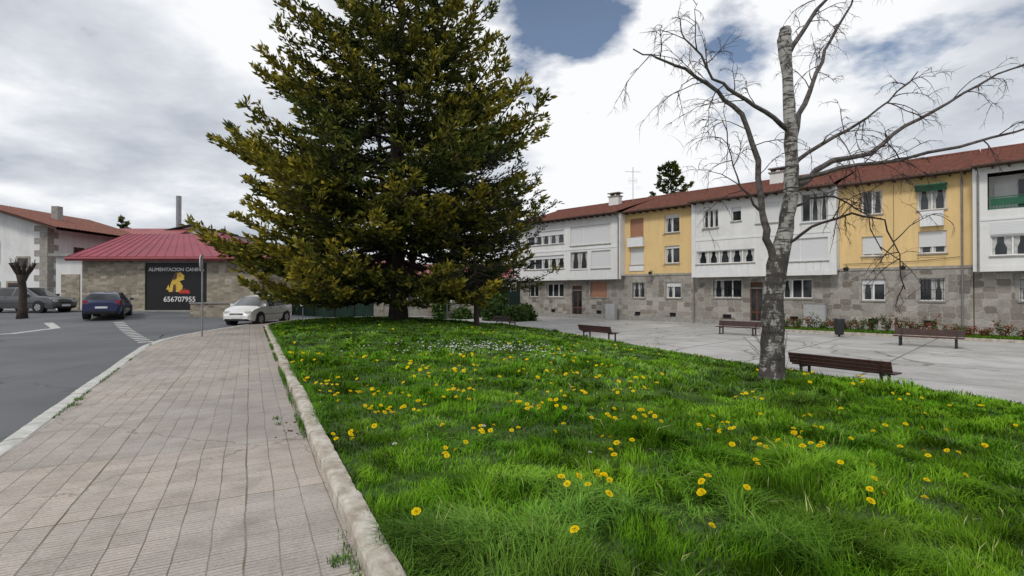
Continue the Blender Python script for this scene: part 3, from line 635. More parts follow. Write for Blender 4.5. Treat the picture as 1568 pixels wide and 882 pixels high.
house('yellow_apartment_house',14.7,20.65,0,'yellow',[(19.0,20.2,6.0,7.45,'shutr',{}),(16.0,17.2,6.1,7.45,'glass',dict(blind=.2)),(19.0,20.2,3.8,5.1,'shut',{}),(16.0,17.2,3.8,5.1,'glass',dict(blind=.15))],
 [(18.9,20.0,1.2,2.4,'glass',G),(15.9,17.1,1.2,2.4,'glass',dict(blind=.3)),(19.3,19.8,-.2,.1,'vent'),(16.3,16.8,-.2,.1,'vent')],ex_y2)
house('white_apartment_house',20.65,32.4,.7,'white',[(21.6,25.7,5.6,7.2,'shut',{}),(26.4,30.8,5.9,7.1,'glass',dict(panes=5,blind=.35)),(23.9,25.7,3.6,5.05,'glass',dict(panes=2,fr='frameg')),(21.6,23.5,3.6,5.05,'shut',{}),(26.4,30.8,3.7,4.9,'glass',dict(panes=5,blind=.25))],
 [(22.4,24.1,1.2,2.5,'shutr',{}),(25.0,26.1,ZB,2.2,'door'),(27.0,29.0,1.2,2.4,'glass',dict(panes=3)),(30,31.2,1.2,2.4,'glass',G),(23,23.5,-.2,.1,'vent'),(28,28.5,-.2,.1,'vent')],
 lambda m:(downpipe(m,20.8,.7,2.7,EZ),[m.box(26.5+.38*k,26.8+.38*k,.702,.725,2.8,3.5,'whitepan') for k in range(11)],[m.box(21.7+.38*k,22.0+.38*k,.702,.725,2.8,3.4,'whitepan') for k in range(10)]))
def ex_wr(m):
    m.box(-3.4,-.9,-.6,-.55,5.75,7.6,'white'); m.box(-3.4,-.9,-.55,.54,5.7,5.747,'concrete'); m.box(-2.9,-2.0,-.54,-.5,5.76,7.3,'glass'); m.box(-1.7,-1.1,-.54,-.5,6.3,7.2,'frame')
    m.box(-3.4,-.9,.6,.64,6.35,6.4,'green'); m.box(-3.4,-.9,.6,.64,5.8,5.84,'green')
    for k in range(22): m.box(-3.38+.115*k,-3.36+.115*k,.605,.63,5.85,6.34,'green')
    m.box(-3.3,-1.0,.58,.6,5.95,6.3,'green')
    downpipe(m,-.55,.72,2.7,EZ); m.box(-3.4,-1.0,.705,.73,4.5,5.1,'blind')
house('white_apartment_house',-9.8,-.34,.7,'white',[(-3.4,-.9,5.75,7.6,'loggia'),(-3.4,-1.0,3.45,4.45,'glass',dict(panes=3)),(-8.5,-5,5.9,7.3,'shut',{}),(-8.5,-5,3.5,4.6,'curtain',dict(panes=4))],
 [(-3.3,-2.0,1.2,2.4,'glass',G),(-7.5,-6,1.2,2.4,'glass',{}),(-2.9,-2.4,-.2,.1,'vent'),(-5,-4,ZB,2.2,'door')],ex_wr)
def toW(s,y,z): 
    d=Vector((-.7075,.7067,0)); n=Vector((-.7067,-.7075,0)); return Vector(A)+d*s+n*y+Vector((0,0,z))
def chimney(s,y,z0,z1,w=.5):
    r=E('chimney',toW(s,y,0),rot); m=MB(); m.box(-w,w,-.3,.3,z0,z1,'white'); m.box(-w-.08,w+.08,-.38,.38,z1+.003,z1+.09,'concrete')
    for k in (-.3,.3): m.box(k-.12,k+.12,-.15,.15,z1+.093,z1+.3,'tile')
    m.box(-w-.1,w+.1,-.4,.4,z1+.303,z1+.37,'concrete'); m.build('stack',r)
chimney(24.0,-3.6,8.8,10.15); chimney(10.2,-3.2,8.8,10.0,.45)
r=E('tv_antenna',toW(22.3,-3.8,0)); m=MB(); m.tube([(0,0,9),(0,0,12.6)],.025,'galv',5); m.tube([(-.7,0,12.2),(.7,.2,12.2)],.012,'galv',4)
for k in range(8): m.tube([(-.6+.17*k,-.3,12.2),(-.6+.17*k,.4,12.25)],.008,'galv',3)
m.tube([(-.4,0,11.4),(.4,.1,11.4)],.012,'galv',4); [m.tube([(-.35+.17*k,0,11.1),(-.35+.17*k,0,11.7)],.008,'galv',3) for k in range(5)]; m.build('mast_and_elements',r)
r=E('utility_cabinet',toW(6.9,.55,ZB),rot); m=MB(); m.box(-.65,.65,-.2,.2,.0,.12,'concrete'); m.box(-.6,.6,-.18,.18,.122,1.55,'cabinet'); m.box(-.64,.64,-.22,.22,1.552,1.6,'concrete'); m.box(-.57,-.01,.182,.2,.2,1.5,'cabinet'); m.box(.01,.57,.182,.2,.2,1.5,'cabinet'); m.build('housing',r,bevel=.01)
r=E('utility_cabinet',toW(21.6,.6,ZB),rot); m=MB(); m.box(-.5,.5,-.2,.2,.0,.1,'concrete'); m.box(-.45,.45,-.18,.18,.102,1.3,'cabinet'); m.box(-.43,-.01,.182,.2,.2,1.25,'cabinet'); m.box(.01,.43,.182,.2,.2,1.25,'cabinet'); m.build('housing',r,bevel=.01)

# planting bed
r=E('flower_bed',A,rot); m=MB(); m.box(-12,8.8,2.2,4.1,ZB-.1,-.50,'soil'); m.box(-12,8.8,4.103,4.2,ZB-.1,-.46,'kerb'); m.box(-12,8.8,2.1,2.197,ZB-.1,-.46,'kerb'); m.build('bed_soil_and_edging',r)
n=22000; x=RNG.uniform(-12,8.8,n); y=RNG.uniform(2.2,4.1,n)
d=Vector((-.7075,.7067,0)); nn=Vector((-.7067,-.7075,0)); X=A[0]+d.x*x+nn.x*y; Y=A[1]+d.y*x+nn.y*y
blades('bed_grass',X,Y,np.full(n,-.5),RNG.uniform(.05,.2,n),np.full(n,.03),np.array([.10,.2,.02])*RNG.uniform(.5,1.3,(n,1)),.8)
P=[];D=[];C=[]; m=MB()
for k in range(34):
    s_=-11.6+k*.6+random.uniform(-.15,.15); c=toW(s_,3.2+random.uniform(-.3,.3),-.5); hh=random.uniform(.4,.9)
    for j in range(7):
        a=random.uniform(0,6.28); e=c+Vector((math.cos(a)*.25,math.sin(a)*.25,hh*random.uniform(.7,1.1))); m.tube([c,c.lerp(e,.5)+Vector((0,0,.05)),e],[.012,.01,.006],'twig',3,False)
        red=random.random()<.6
        for q in range(14):
            t=random.uniform(.3,1.05); pp=c.lerp(e,t)+Vector((random.gauss(0,.07),random.gauss(0,.07),random.gauss(0,.05))); P.append(tuple(pp)); D.append((math.cos(a),math.sin(a),.5)); C.append(np.array([.24,.05,.035]) if red and random.random()<.6 else np.array([.07,.12,.03]))
r=E('rose_bushes'); m.build('canes',r); tufts_to_mesh('leaves',np.array(P),np.array(D),np.array(C),3,.09,.06,r,RNG)

# ------------------------------------------------------------------ benches, bin
def bench(x,y,z,ang,L=2.2):
    r=E('park_bench',(x,y,z),ang); m=MB()
    for k in range(3):
        T=Matrix.Translation((0,-.02-.03*k,.43+.088*k))@Matrix.Rotation(R(14),4,'X'); m.box(-L/2,L/2,-.018,.018,0,.082,'benchwood',T)
    for k in range(4): m.box(-L/2,L/2,.06+.105*k,.145+.105*k,.375,.41,'benchwood')
    for s_ in (-L/2+.25,L/2-.25):
        m.box(s_-.03,s_+.03,.05,.5,.325,.372,'iron'); m.box(s_-.03,s_+.03,.42,.47,0,.322,'iron'); m.box(s_-.03,s_+.03,.02,.07,0,.322,'iron')
        T=Matrix.Translation((s_,.03,.33))@Matrix.Rotation(R(14),4,'X'); m.box(-.028,.028,-.02,.012,0,.36,'iron',T)
        m.box(s_-.05,s_+.05,0,.5,.0,.02,'iron')
    m.build('slats_and_legs',r,bevel=.006); return r
dirb=math.atan2(1.9,-1.25)
bench(7.85,12.6,-.592,dirb+math.pi,2.3)
bench(3.85,24.2,-.592,dirb+math.pi,2.2)
bench(12.0,27.6,-.592,rot,2.2); bench(17.2,21.6,-.592,rot,2.3); bench(-.6,33.0,-.592,dirb+math.pi,2.0)
r=E('litter_bin',(16.4,26.2,-.592)); m=MB(); m.tube([(0,0,.1),(0,0,.15),(0,0,.85),(0,0,.9)],[.17,.2,.24,.22],'iron',14); m.tube([(0,0,0),(0,0,.1)],.05,'iron',8); m.tube([(0,0,.905),(0,0,.93)],[.25,.25],'galv',14); m.build('body',r)

# ------------------------------------------------------------------ cars
def carpaint(name,c):
    m,nt,b=newmat(name); f=noise(nt,objco(nt),2,3); nt.links.new(mixc(nt,f,c,tuple(x*.9 for x in c)),b.inputs['Base Color']); b.inputs['Roughness'].default_value=.3; b.inputs['Coat Weight'].default_value=.6; b.inputs['Coat Roughness'].default_value=.05; return m
def car(name,loc,ang,paint,kind='mpv',sc=1):
    r=E(name,loc,ang,sc); m=MB()
    if kind=='mpv': S=[(-1.95,.38,.78,.80,.66,.72,.60),(-1.9,.26,.95,.98,.80,.81,.66),(-1.72,.22,.98,1.40,.84,.86,.60),(-1.15,.2,.97,1.50,.86,.87,.64),(-1.07,.2,.97,1.505,.86,.87,.64),(-.2,.2,.95,1.53,.86,.87,.66),(-.12,.2,.95,1.53,.86,.87,.66),(.45,.2,.94,1.47,.86,.87,.64),(1.15,.2,.93,.98,.86,.86,.74),(1.6,.22,.82,.87,.84,.81,.66),(1.85,.26,.66,.70,.78,.75,.6),(1.94,.34,.5,.52,.66,.64,.5)]; wh=(-1.22,1.18)
    elif kind=='sedan': S=[(-2.1,.38,.82,.84,.66,.72,.60),(-2.03,.26,.98,1.0,.78,.80,.66),(-1.75,.22,1.0,1.32,.83,.85,.58),(-1.2,.2,.96,1.41,.85,.86,.6),(-1.12,.2,.96,1.415,.85,.86,.6),(-.25,.2,.93,1.44,.86,.87,.62),(-.17,.2,.93,1.44,.86,.87,.62),(.4,.2,.92,1.38,.86,.87,.60),(1.15,.2,.91,.96,.86,.86,.74),(1.7,.22,.82,.86,.84,.81,.66),(1.98,.26,.66,.70,.78,.75,.6),(2.06,.34,.5,.52,.66,.64,.5)]; wh=(-1.28,1.26)
    else: S=[(-2.4,.4,.80,.82,.66,.72,.60),(-2.34,.28,.95,.98,.80,.82,.66),(-2.1,.24,.97,1.36,.84,.86,.62),(-1.3,.22,.96,1.45,.86,.88,.64),(-1.2,.22,.96,1.45,.86,.88,.64),(-.25,.22,.94,1.46,.86,.88,.64),(-.15,.22,.94,1.46,.86,.88,.64),(.35,.22,.93,1.42,.86,.88,.62),(1.1,.22,.92,.96,.86,.86,.74),(1.95,.24,.86,.89,.84,.82,.68),(2.25,.28,.7,.74,.78,.76,.6),(2.35,.36,.5,.52,.66,.64,.5)]; wh=(-1.42,1.45)
    ring=[]
    for (x,zb,zm,zr,wb,wm,wr) in S:
        h=[(0,zb),(wb*.93,zb),(wb,zb+.16),(wm+.015,(zb+zm)/2+.08),(wm,zm),(wr+.02,zr-.05),(wr-.1,zr),(0,zr+.015)]
        ring.append([(x,y,z) for y,z in h]+[(x,-y,z) for y,z in h[-2:0:-1]])
    n=14
    for k in range(len(S)-1):
        a,b_=S[k],S[k+1]; gh=(a[3]-a[2]>.3 and b_[3]-b_[2]>.3); pil=(b_[0]-a[0]<.12)
        for j in range(n):
            j2=(j+1)%n; seg=min(j,13-j); mt=paint
            if seg==4 and gh and not pil: mt='glass'
            if seg in(5,6) and ((a[3]-a[2]>.3)!=(b_[3]-b_[2]>.3)): mt='glass'
            if seg==0: mt='black'
            m.face([ring[k][j],ring[k+1][j],ring[k+1][j2],ring[k][j2]],mt)
    m.face(ring[0][::-1],paint); m.face(ring[-1],paint)
    o=m.build('body',r,True)
    w=o.modifiers.new('w','WELD'); w.merge_threshold=.001
    es=o.modifiers.new('e','EDGE_SPLIT'); es.split_angle=R(38)
    m=MB(); xf=S[-1][0]; xr=S[0][0]
    for wx_ in wh:
        for sd in (-1,1):
            m.tube([(wx_,sd*.60,.33),(wx_,sd*.882,.33)],[.375,.375],'dark',24)
            m.tube([(wx_,sd*.62,.31),(wx_,sd*.87,.31),(wx_,sd*.895,.31)],[.31,.31,.29],'black',24)
            m.tube([(wx_,sd*.88,.31),(wx_,sd*.90,.31)],[.2,.19],'chrome',16)
            for q in range(5):
                t=q*1.2566; m.tube([(wx_+.06*math.cos(t),sd*.903,.31+.06*math.sin(t)),(wx_+.19*math.cos(t),sd*.903,.31+.19*math.sin(t))],.016,'dark',4)
    for sd in (-1,1):
        m.box(xf-.22,xf-.06,min(sd*.42,sd*.70),max(sd*.42,sd*.70),.60,.73,'lightlens'); m.box(xr+.02,xr+.10,min(sd*.60,sd*.79),max(sd*.60,sd*.79),.72,.98,'redlens')
        m.box(S[7][0]+.32,S[7][0]+.5,min(sd*.86,sd*1.02),max(sd*.86,sd*1.02),.96,1.09,paint)
        m.tube([(xr+.3,sd*.87,.55),(xf-.4,sd*.875,.55)],.018,'black',4)
        for hx in (-.35,.6): m.box(hx-.35,hx-.2,min(sd*.875,sd*.9),max(sd*.875,sd*.9),.84,.87,'black')
    m.box(xf-.05,xf+.015,-.26,.26,.36,.47,'signwhite'); m.box(xf-.12,xf-.01,-.36,.36,.53,.62,'black'); m.box(xf-.1,xf+.005,-.5,.5,.24,.33,'black'); m.box(xr-.02,xr+.04,-.26,.26,.55,.66,'signwhite')
    m.box(xr-.02,xr+.1,-.6,.6,.28,.42,'black')
    m.build('wheels_lamps_trim',r,bevel=.008); return r
wp=carpaint('white_car_paint',(.78,.78,.77)); bp=carpaint('blue_car_paint',(.012,.018,.085)); gp=carpaint('grey_car_paint',(.075,.08,.085))
cx,cy=-13.75,28.4; car('parked_car',(cx,cy,float(g(cx,cy))+.004),R(-97),wp,'mpv')
cx,cy=-22.6,29.3; car('parked_car',(cx,cy,float(g(cx,cy))+.004),R(119),bp,'sedan')
cx,cy=-30.4,33.0; car('parked_car',(cx,cy,float(g(cx,cy))+.004),R(-6),gp,'wagon',1.06)

# ------------------------------------------------------------------ shop
r=E('pet_food_shop'); m=MB(); x0,x1,y0=-28.8,-17.0,35.0; zt_=4.0
wall(m,x0,x1,-.3,zt_,0,[(-24.6,-20.45,.40,3.6)],'rubble',.12)
o=m.build('stone_front_wall',r); o.location=(0,y0,0); o.scale=(1,-1,1)
m=MB(); m.box(-24.6,-20.45,y0+.08,y0+.12,.40,3.6,'signblack')
m.box(-24.7,-20.35,y0-.04,y0-.002,3.603,3.75,'stonetrim')
P4=[(x0,y0,-.3),(x1,y0,-.3),(-18,48,-.3),(-34,48,-.3)]; T4=[(a,b_,zt_) for a,b_,_ in P4]
for k in (1,2,3): m.face([P4[k],P4[(k+1)%4],T4[(k+1)%4],T4[k]],'rubble')
m.build('sign_board_and_side_walls',r)
m=MB(); e=[(-29.4,34.4,3.95),(-16.4,34.4,3.95),(-17.4,48.6,3.95),(-34.8,48.6,3.95)]; rl=(-29.8,40.5,6.15); rr=(-22.6,40.5,6.15)
m.face([e[0],e[1],rr,rl],'maroon'); m.face([e[1],e[2],rr],'maroon'); m.face([e[2],e[3],rl,rr],'maroon'); m.face([e[3],e[0],rl],'maroon')
def rib(a,b_,c,d,n,mt):
    a,b_,c,d=map(Vector,(a,b_,c,d))
    for k in range(n+1):
        t=k/n; m.tube([a.lerp(b_,t)+Vector((0,0,.015)),c.lerp(d,t)+Vector((0,0,.015))],.022,mt,4)
rib(e[0],e[1],rl,rr,20,'maroon'); rib(e[1],e[2],rr,rr,14,'maroon')
m.face([(a,b_,c-.03) for a,b_,c in e],'eave'); m.box(-29.42,-16.38,34.36,34.42,3.7,3.98,'maroon'); m.tube([(-29.4,34.3,3.85),(-16.4,34.3,3.85)],.07,'maroon2',8)
m.build('roof',r)
def text(s,x,y,z,size,mt,name):
    c=bpy.data.curves.new(name,'FONT'); c.body=s; c.size=size; c.align_x='CENTER'; c.extrude=.008; c.offset=.006; o=bpy.data.objects.new(name,c); scene.collection.objects.link(o); c.materials.append(M[mt]); o.location=(x,y,z); o.rotation_euler=(R(90),0,0); o.parent=r
text('ALIMENTACION CANINA',-22.52,y0+.06,3.05,.325,'signwhite','lettering'); text('656707955',-22.3,y0+.06,1.0,.48,'signwhite','phone_number')
def flat(pts,mt,dy): m.face([(-22.6+a,y0+.075-dy,1.55+b_) for a,b_ in pts],mt)
m=MB()
flat([(-.45,.1),(.45,.1),(.5,.5),(.3,.8),(.25,1.05),(-.1,1.1),(-.3,.7)],'signyellow',0)
flat([(-.15,.9),(.0,1.35),(.35,1.42),(.6,1.2),(.62,.95),(.35,.85),(.1,.8)],'signyellow',.004)
flat([(-.15,.85),(-.12,1.3),(.12,1.35),(.1,1.0)],'woodbr',.008); flat([(.55,1.1),(.68,1.1),(.68,1.0),(.58,.98)],'dark',.012); flat([(.28,1.2),(.34,1.2),(.34,1.14),(.28,1.14)],'dark',.012)
flat([(-.62,.28),(-.45,.6),(-.4,.4),(-.3,.15)],'signyellow',.004); flat([(-.2,.1),(-.12,.6),(.02,.6),(.04,.1)],'woodbr',.008)
flat([(.25,.0),(1.0,.0),(.92,.22),(.35,.22)],'signred',.012); flat([(.38,.222),(.9,.222),(.7,.34),(.5,.34)],'woodbr',.012)
m.build('painted_dog',r)
r=E('low_stone_wall'); m=MB(); T=Matrix.Translation((-17.6,31.2,0))@Matrix.Rotation(R(12),4,'Z'); m.box(-1.4,1.4,-.15,.15,-.2,.95,'rubble',T); m.box(-1.45,1.45,-.2,.2,.953,1.03,'concrete',T); m.build('masonry',r)
mb=MB(); mb.box(-29.5,-16.5,33.9,34.98,-.2,.43,'concrete'); mb.build('forecourt_pavement')
r=E('industrial_hall'); m=MB(); m.face([(-34,48.8,-.3),(-25.8,48.8,-.3),(-25.8,48.8,6.9),(-29.9,48.8,7.75),(-34,48.8,6.9)],'white'); m.face([(-34.4,48.5,6.85),(-29.9,48.5,7.85),(-29.9,60,7.85),(-34.4,60,6.85)],'galv'); m.face([(-25.4,48.5,6.85),(-29.9,48.5,7.85),(-29.9,60,7.85),(-25.4,60,6.85)],'galv'); m.face([(-25.8,48.8,-.3),(-25.8,60,-.3),(-25.8,60,6.9),(-25.8,48.8,6.9)],'white')
m.tube([(-34.4,48.45,6.87),(-29.9,48.45,7.87),(-25.4,48.45,6.87)],.09,'iron',4); m.build('hall',r)
r=E('boiler_chimney',(-33.2,52,0)); m=MB(); m.tube([(0,0,4),(0,0,10.6),(0,0,11.2)],.24,'galv',12); m.build('flue',r)
r=E('annex_house'); m=MB(); m.box(-40.5,-30.5,45,53,-.3,6.0,'white')
m.face([(-41,44.5,5.9),(-30,44.5,5.9),(-30,49,7.6),(-41,49,7.6)],'maroon2'); m.face([(-41,53.5,5.9),(-30,53.5,5.9),(-30,49,7.6),(-41,49,7.6)],'maroon2'); m.build('block',r)
r=E('garage_annex'); m=MB(); m.box(-32.3,-28.9,37.0,41,-.3,4.15,'white'); m.box(-32.5,-28.5,36.6,41.2,4.153,4.35,'concrete'); m.box(-31.9,-30.6,36.95,36.998,.35,2.9,'rubble'); m.build('garage',r)
r=E('white_farmhouse'); hx0,hx1,hy=-44,-33.8,38.0; m=MB()
m.box(hx0,hx1,hy,hy+9,-.3,6.5,'white'); m.face([(hx0,hy,6.5),(hx1,hy,6.5),(-38.9,hy,7.9)],'white')
for k in range(14):
    z=.2+k*.45; w=.95 if k%2 else .55; m.box(hx1-w,hx1+.02,hy-.03,hy-.001,z,z+.43,'stonetrim'); m.box(hx1+.002,hx1+.03,hy,hy+(.5 if k%2 else .9),z,z+.43,'stonetrim')
m.box(hx0,-37.2,hy-.04,hy-.002,-.3,2.4,'rubble'); m.box(hx1+.002,hx1+.05,hy+1,hy+9,-.3,6.4,'white')
for yy in (hy+2.2,hy+5.5): m.box(hx1+.052,hx1+.08,yy,yy+1.0,3.9,5.1,'woodbr'); m.box(hx1+.082,hx1+.1,yy+.1,yy+.9,4.0,5.0,'glass')
for (a,b_,c,d) in ((-38.5,-37.4,3.9,5.2),(-35.9,-35.2,3.4,4.1),(-36.6,-35.7,1.2,2.3)):
    m.box(a-.15,b_+.15,hy-.05,hy-.003,c-.15,d+.15,'stonetrim'); m.box(a,b_,hy-.08,hy-.051,c,d,'woodbr'); m.box(a+.1,b_-.1,hy-.1,hy-.081,c+.1,d-.1,'glass')
m.build('walls',r)
def pitched(pA,pB,pC,pD,name,per=.3):
    a,b_,c,d=map(Vector,(pA,pB,pC,pD)); nx=int((b_-a).length/per*4); ny=10; V=[]; nrm=(b_-a).cross(d-a).normalized()
    if nrm.z<0: nrm=-nrm
    for j in range(ny+1):
        for i_ in range(nx+1):
            s_=i_/nx; t=j/ny; p=a.lerp(b_,s_).lerp(d.lerp(c,s_),t)+nrm*(.05*abs(math.sin(math.pi*s_*(b_-a).length/per))); V.append(tuple(p))
    i2=np.arange(len(V)).reshape(ny+1,nx+1); F=np.stack([i2[:-1,:-1],i2[:-1,1:],i2[1:,1:],i2[1:,:-1]],-1).reshape(-1,4); return np_mesh(name,np.array(V),F,None,'tileold',r)
pitched((hx1+1.5,hy-1.0,6.25),(hx1+1.5,hy+10,6.25),(-38.9,hy+10,8.25),(-38.9,hy-1.0,8.25),'roof_right'); pitched((hx0-1.5,hy-1.0,6.25),(hx0-1.5,hy+10,6.25),(-38.9,hy+10,8.25),(-38.9,hy-1.0,8.25),'roof_left')
m=MB(); m.face([(hx1+1.5,hy-1,6.2),(hx1+1.5,hy-1,6.05),(-38.9,hy-1,8.05),(-38.9,hy-1,8.23)],'eave'); m.face([(hx1+1.5,hy-1,6.05),(hx1+1.5,hy+10,6.05),(-38.9,hy+10,8.05),(-38.9,hy-1,8.05)],'eave'); m.box(-36.2,-35.7,hy+3,hy+3.5,7,8.4,'concrete'); m.build('eaves',r)
def gz(x,y): return float(g(x,y))
r=E('plane_tree',(-26.8,28.6,gz(-26.8,28.6))); m=MB(); m.tube([(0,0,-.1),(0,0,.5),(.05,0,1.5),(-.03,0,2.0),(0,0,2.35),(0,0,2.5)],[.28,.2,.16,.18,.27,.15],'bark',10)
for k in range(9):
    a=k*.7; e_=random.uniform(.3,.5); h_=random.uniform(.25,.6)
    m.tube([(0,0,2.15),(math.cos(a)*e_*.6,math.sin(a)*e_*.6,2.35+h_*.4),(math.cos(a)*e_,math.sin(a)*e_,2.4+h_),(math.cos(a)*e_*1.05,math.sin(a)*e_*1.05,2.5+h_)],[.13,.09,.08,.11],'bark',7)
    for q in range(3): m.tube([(math.cos(a)*e_,math.sin(a)*e_,2.48+h_),(math.cos(a)*e_*1.2+random.gauss(0,.08),math.sin(a)*e_*1.2+random.gauss(0,.08),2.75+h_)],[.015,.005],'twig',3)
m.build('pollard_trunk',r,True)
r=E('traffic_sign',(-11.5,19.4,0),R(-68)); m=MB(); m.tube([(0,0,0),(0,0,3.05)],.032,'galv',10); m.tube([(0,-.035,2.72),(0,-.055,2.72)],[.3,.3],'signwhite',24); m.tube([(0,-.056,2.72),(0,-.06,2.72)],[.22,.22],'signred',24); m.box(-.04,.04,-.034,.0,2.6,2.84,'galv'); m.build('pole_and_plate',r)
r=E('traffic_sign',(-4.6,37,-.45),R(80)); m=MB(); m.tube([(0,0,0),(0,0,2.6)],.03,'galv',8); m.tube([(0,-.035,2.3),(0,-.055,2.3)],[.3,.3],'signwhite',20); m.build('pole_and_plate',r)
r=E('traffic_sign',(-12.6,31.5,-.0),R(10)); m=MB(); m.tube([(0,0,0),(0,0,1.2)],.03,'galv',8); m.box(-.14,.14,-.05,-.035,.8,1.15,'signwhite'); m.build('pole_and_plate',r)
r=E('green_fence'); m=MB()
for (a,b_) in (((-17.2,37.5),(-10.5,39.6)),((-4,46),(1,51))):
    p=Vector((*a,0)); q=Vector((*b_,0)); n_=5
    m.face([(p.x,p.y,-.6),(q.x,q.y,-.6),(q.x,q.y,1.7),(p.x,p.y,1.7)],'fence')
    for k in range(n_+1):
        t=p.lerp(q,k/n_); m.tube([(t.x,t.y-.04,-.6),(t.x,t.y-.04,1.9)],.035,'iron',6)
m.build('mesh_and_posts',r)
r=E('garden_wall'); m=MB(); T=Matrix.Translation((-8,44.5,0))@Matrix.Rotation(R(8),4,'Z'); m.box(-5,5,-.1,.1,-.7,.5,'stonetrim',T); m.box(-5.05,5.05,-.14,.14,.503,.58,'concrete',T)
for k in range(6): m.box(-5+2*k-.15,-5+2*k+.15,-.16,.16,-.7,1.1,'rubble',T)
m.build('wall_and_piers',r)
def lowhouse(name,x0,x1,y0,y1,ze,zr,mtw='white',z0=-.7,roof='maroon2'):
    r=E(name); m=MB(); m.box(x0,x1,y0,y1,z0,ze,mtw); ym=(y0+y1)/2
    m.face([(x0-.4,y0-.5,ze-.1),(x1+.4,y0-.5,ze-.1),(x1+.4,ym,zr),(x0-.4,ym,zr)],roof); m.face([(x0-.4,y1+.5,ze-.1),(x1+.4,y1+.5,ze-.1),(x1+.4,ym,zr),(x0-.4,ym,zr)],roof)
    for s_ in (x0,x1): m.face([(s_,y0,ze),(s_,y1,ze),(s_,ym,zr-.05)],mtw)
    k=x0+1
    while k<x1-1.5: m.box(k,k+1,y0-.03,y0-.002,1.0,2.2,'frame'); m.box(k+.07,k+.93,y0-.04,y0-.031,1.07,2.13,'glass'); k+=2.8
    m.build('walls_and_roof',r)
lowhouse('bungalow',-10.5,0.5,57,65,3.3,4.9); lowhouse('bungalow',-23.5,-12,58,66,3.6,5.4,'stonetrim',roof='tileold'); lowhouse('bungalow',-17.6,-11.5,44,50,2.8,3.9,'woodbr')
def foliage_mass(name,boxes,n,size,cols,seed):
    rng=np.random.default_rng(seed); P=[];C=[]
    for (x0,x1,y0,y1,z0,z1) in boxes:
        nb=max(3,int((x1-x0)*(z1-z0)/6))
        cs=np.stack([rng.uniform(x0,x1,nb),rng.uniform(y0,y1,nb),rng.uniform(z0,z1*.8,nb)],1); rr=rng.uniform(.25,.5,nb)*(z1-z0)
        k=rng.integers(0,nb,n); d=rng.normal(0,1,(n,3)); d/=np.linalg.norm(d,axis=1)[:,None]; p=cs[k]+d*(rr[k]*rng.uniform(.6,1,n))[:,None]; p[:,2]=np.clip(p[:,2],z0,None); P.append(p)
        c=np.array(cols[0])*(1-rng.random((n,1)))+np.array(cols[1])*rng.random((n,1)); C.append(c)
    P=np.concatenate(P); C=np.concatenate(C); return tufts_to_mesh(name,P,rng.normal(0,1,P.shape),C,1,size,size*.7,None,rng)
foliage_mass('hedge',[(-9,-1,45.8,47.5,-.6,1.7),(-1.5,1.0,40,42,-.6,1.4),(-6.5,-3,43,43.8,-.6,1.2)],6000,.22,[(.03,.06,.02),(.09,.14,.04)],4)
foliage_mass('distant_trees',[(-160,-60,150,190,0,11),(-60,60,160,190,0,8),(60,200,150,190,0,10)],14000,1.6,[(.03,.045,.02),(.07,.085,.04)],6)

# ------------------------------------------------------------------ road markings
m=MB()
def mark(cx,cy,dx,dy,l,w):
    L=math.hypot(dx,dy); dx/=L;dy/=L; nx,ny=-dy,dx; P=[]
    for a,b_ in ((-l/2,-w/2),(l/2,-w/2),(l/2,w/2),(-l/2,w/2)):
        x=cx+dx*a+nx*b_; y=cy+dy*a+ny*b_; P.append((x,y,float(g(x,y))+.012))
    m.face(P,'marking')
for k in range(13):
    t=k/12; mark(-12.9-7.4*t,18.4+8.6*t,-.65,.76,.42,.45)
pts=[(-25.5,17.5),(-22.5,19.8),(-21.0,22.0),(-21.2,24.3),(-23.5,26.5)]
for k in range(len(pts)-1):
    (a,b_),(c,d)=pts[k],pts[k+1]; mark((a+c)/2,(b_+d)/2,c-a,d-b_,math.hypot(c-a,d-b_)+.1,.35)
m.build('road_markings')

# ------------------------------------------------------------------ world, sun, camera
w=bpy.data.worlds.new('World'); scene.world=w; w.use_nodes=True; nt=w.node_tree; bg=nt.nodes['Background']
sky=nt.nodes.new('ShaderNodeTexSky'); sky.sky_type='NISHITA'; sky.sun_disc=False; SE,SA=R(48),R(215); sky.sun_elevation=SE; sky.sun_rotation=SA; sky.altitude=500
tc=nt.nodes.new('ShaderNodeTexCoord'); D_=tc.outputs['Generated']
sp=nt.nodes.new('ShaderNodeSeparateXYZ'); nt.links.new(D_,sp.inputs[0])
def mth(op,a,b_=None,c=None):
    n=nt.nodes.new('ShaderNodeMath'); n.operation=op
    for i_,v_ in enumerate((a,b_,c)):
        if v_ is None: continue
        if isinstance(v_,(int,float)): n.inputs[i_].default_value=v_
        else: nt.links.new(v_,n.inputs[i_])
    return n.outputs[0]
zz=mth('ADD',mth('MAXIMUM',sp.outputs[2],0),.22)
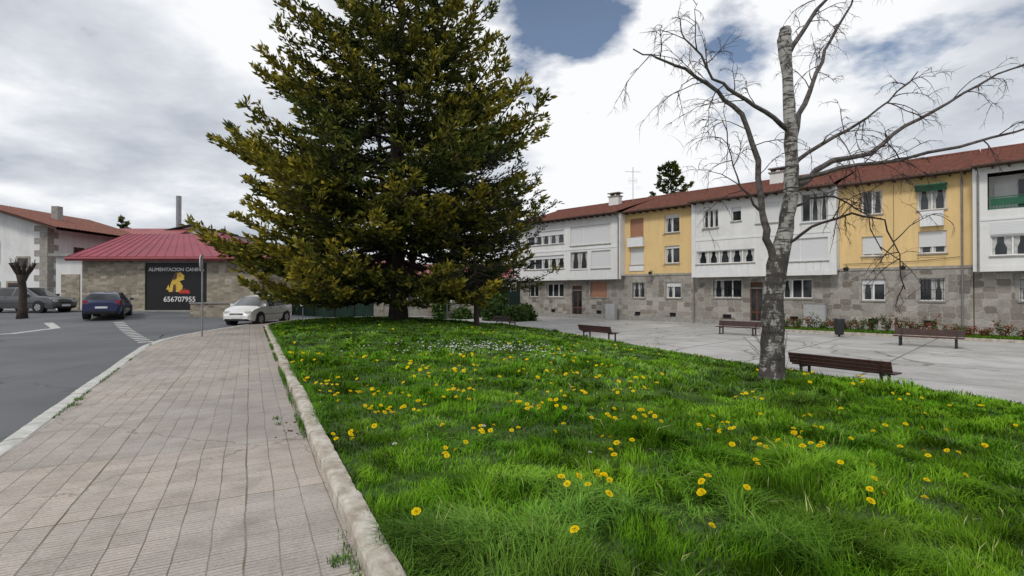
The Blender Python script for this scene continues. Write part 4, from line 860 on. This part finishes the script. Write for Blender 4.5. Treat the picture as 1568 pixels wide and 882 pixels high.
cb=nt.nodes.new('ShaderNodeCombineXYZ'); nt.links.new(mth('DIVIDE',sp.outputs[0],zz),cb.inputs[0]); nt.links.new(mth('DIVIDE',sp.outputs[1],zz),cb.inputs[1]); cb.inputs[2].default_value=3.3
n1=noise(nt,cb.outputs[0],2.4,7,.57); n2=noise(nt,cb.outputs[0],1.2,6,.58)
def hole(dx,dy,dz,rad,amt):
    v=nt.nodes.new('ShaderNodeVectorMath'); v.operation='DISTANCE'; nt.links.new(D_,v.inputs[0]); v.inputs[1].default_value=Vector((dx,dy,dz)).normalized()
    mr=nt.nodes.new('ShaderNodeMapRange'); mr.interpolation_type='SMOOTHSTEP'; nt.links.new(v.outputs['Value'],mr.inputs[0]); mr.inputs[1].default_value=0; mr.inputs[2].default_value=rad; mr.inputs[3].default_value=amt; mr.inputs[4].default_value=0; return mr.outputs[0]
cov=mth('ADD',n1,.17)
for h_ in ((.06,1,.52,.22,.30),(.18,1,.51,.12,.12),(.42,1,.47,.16,.28),(.72,1,.46,.14,.22)): cov=mth('SUBTRACT',cov,hole(*h_))
msk=ramp(nt,cov,[(.40,.05),(.53,1)])
cc=ramp(nt,mth('ADD',n2,hole(.2,1,.34,.38,.24)),[(.36,(.50,.54,.61)),(.5,(.73,.765,.82)),(.60,(.99,1.0,1.02))])
sc=nt.nodes.new('ShaderNodeVectorMath'); sc.operation='SCALE'; nt.links.new(cc,sc.inputs[0]); sc.inputs['Scale'].default_value=9.8
o=mixc(nt,msk,sky.outputs[0],sc.outputs[0]); nt.links.new(o,bg.inputs[0]); bg.inputs[1].default_value=.1
sl=bpy.data.lights.new('sun','SUN'); sl.energy=1.45; sl.angle=R(11); sl.color=(1,.95,.87); so=bpy.data.objects.new('sun',sl); scene.collection.objects.link(so)
dv=Vector((math.sin(SA)*math.cos(SE),math.cos(SA)*math.cos(SE),math.sin(SE))); so.rotation_euler=dv.to_track_quat('Z','Y').to_euler(); so.location=dv*50
cam=bpy.data.cameras.new('camera'); co=bpy.data.objects.new('camera',cam); scene.collection.objects.link(co); scene.camera=co
cam.lens=18.37; cam.sensor_width=36; cam.clip_start=.05; cam.clip_end=4000; co.location=(0,0,1.65); co.rotation_euler=(R(90.43),0,0)
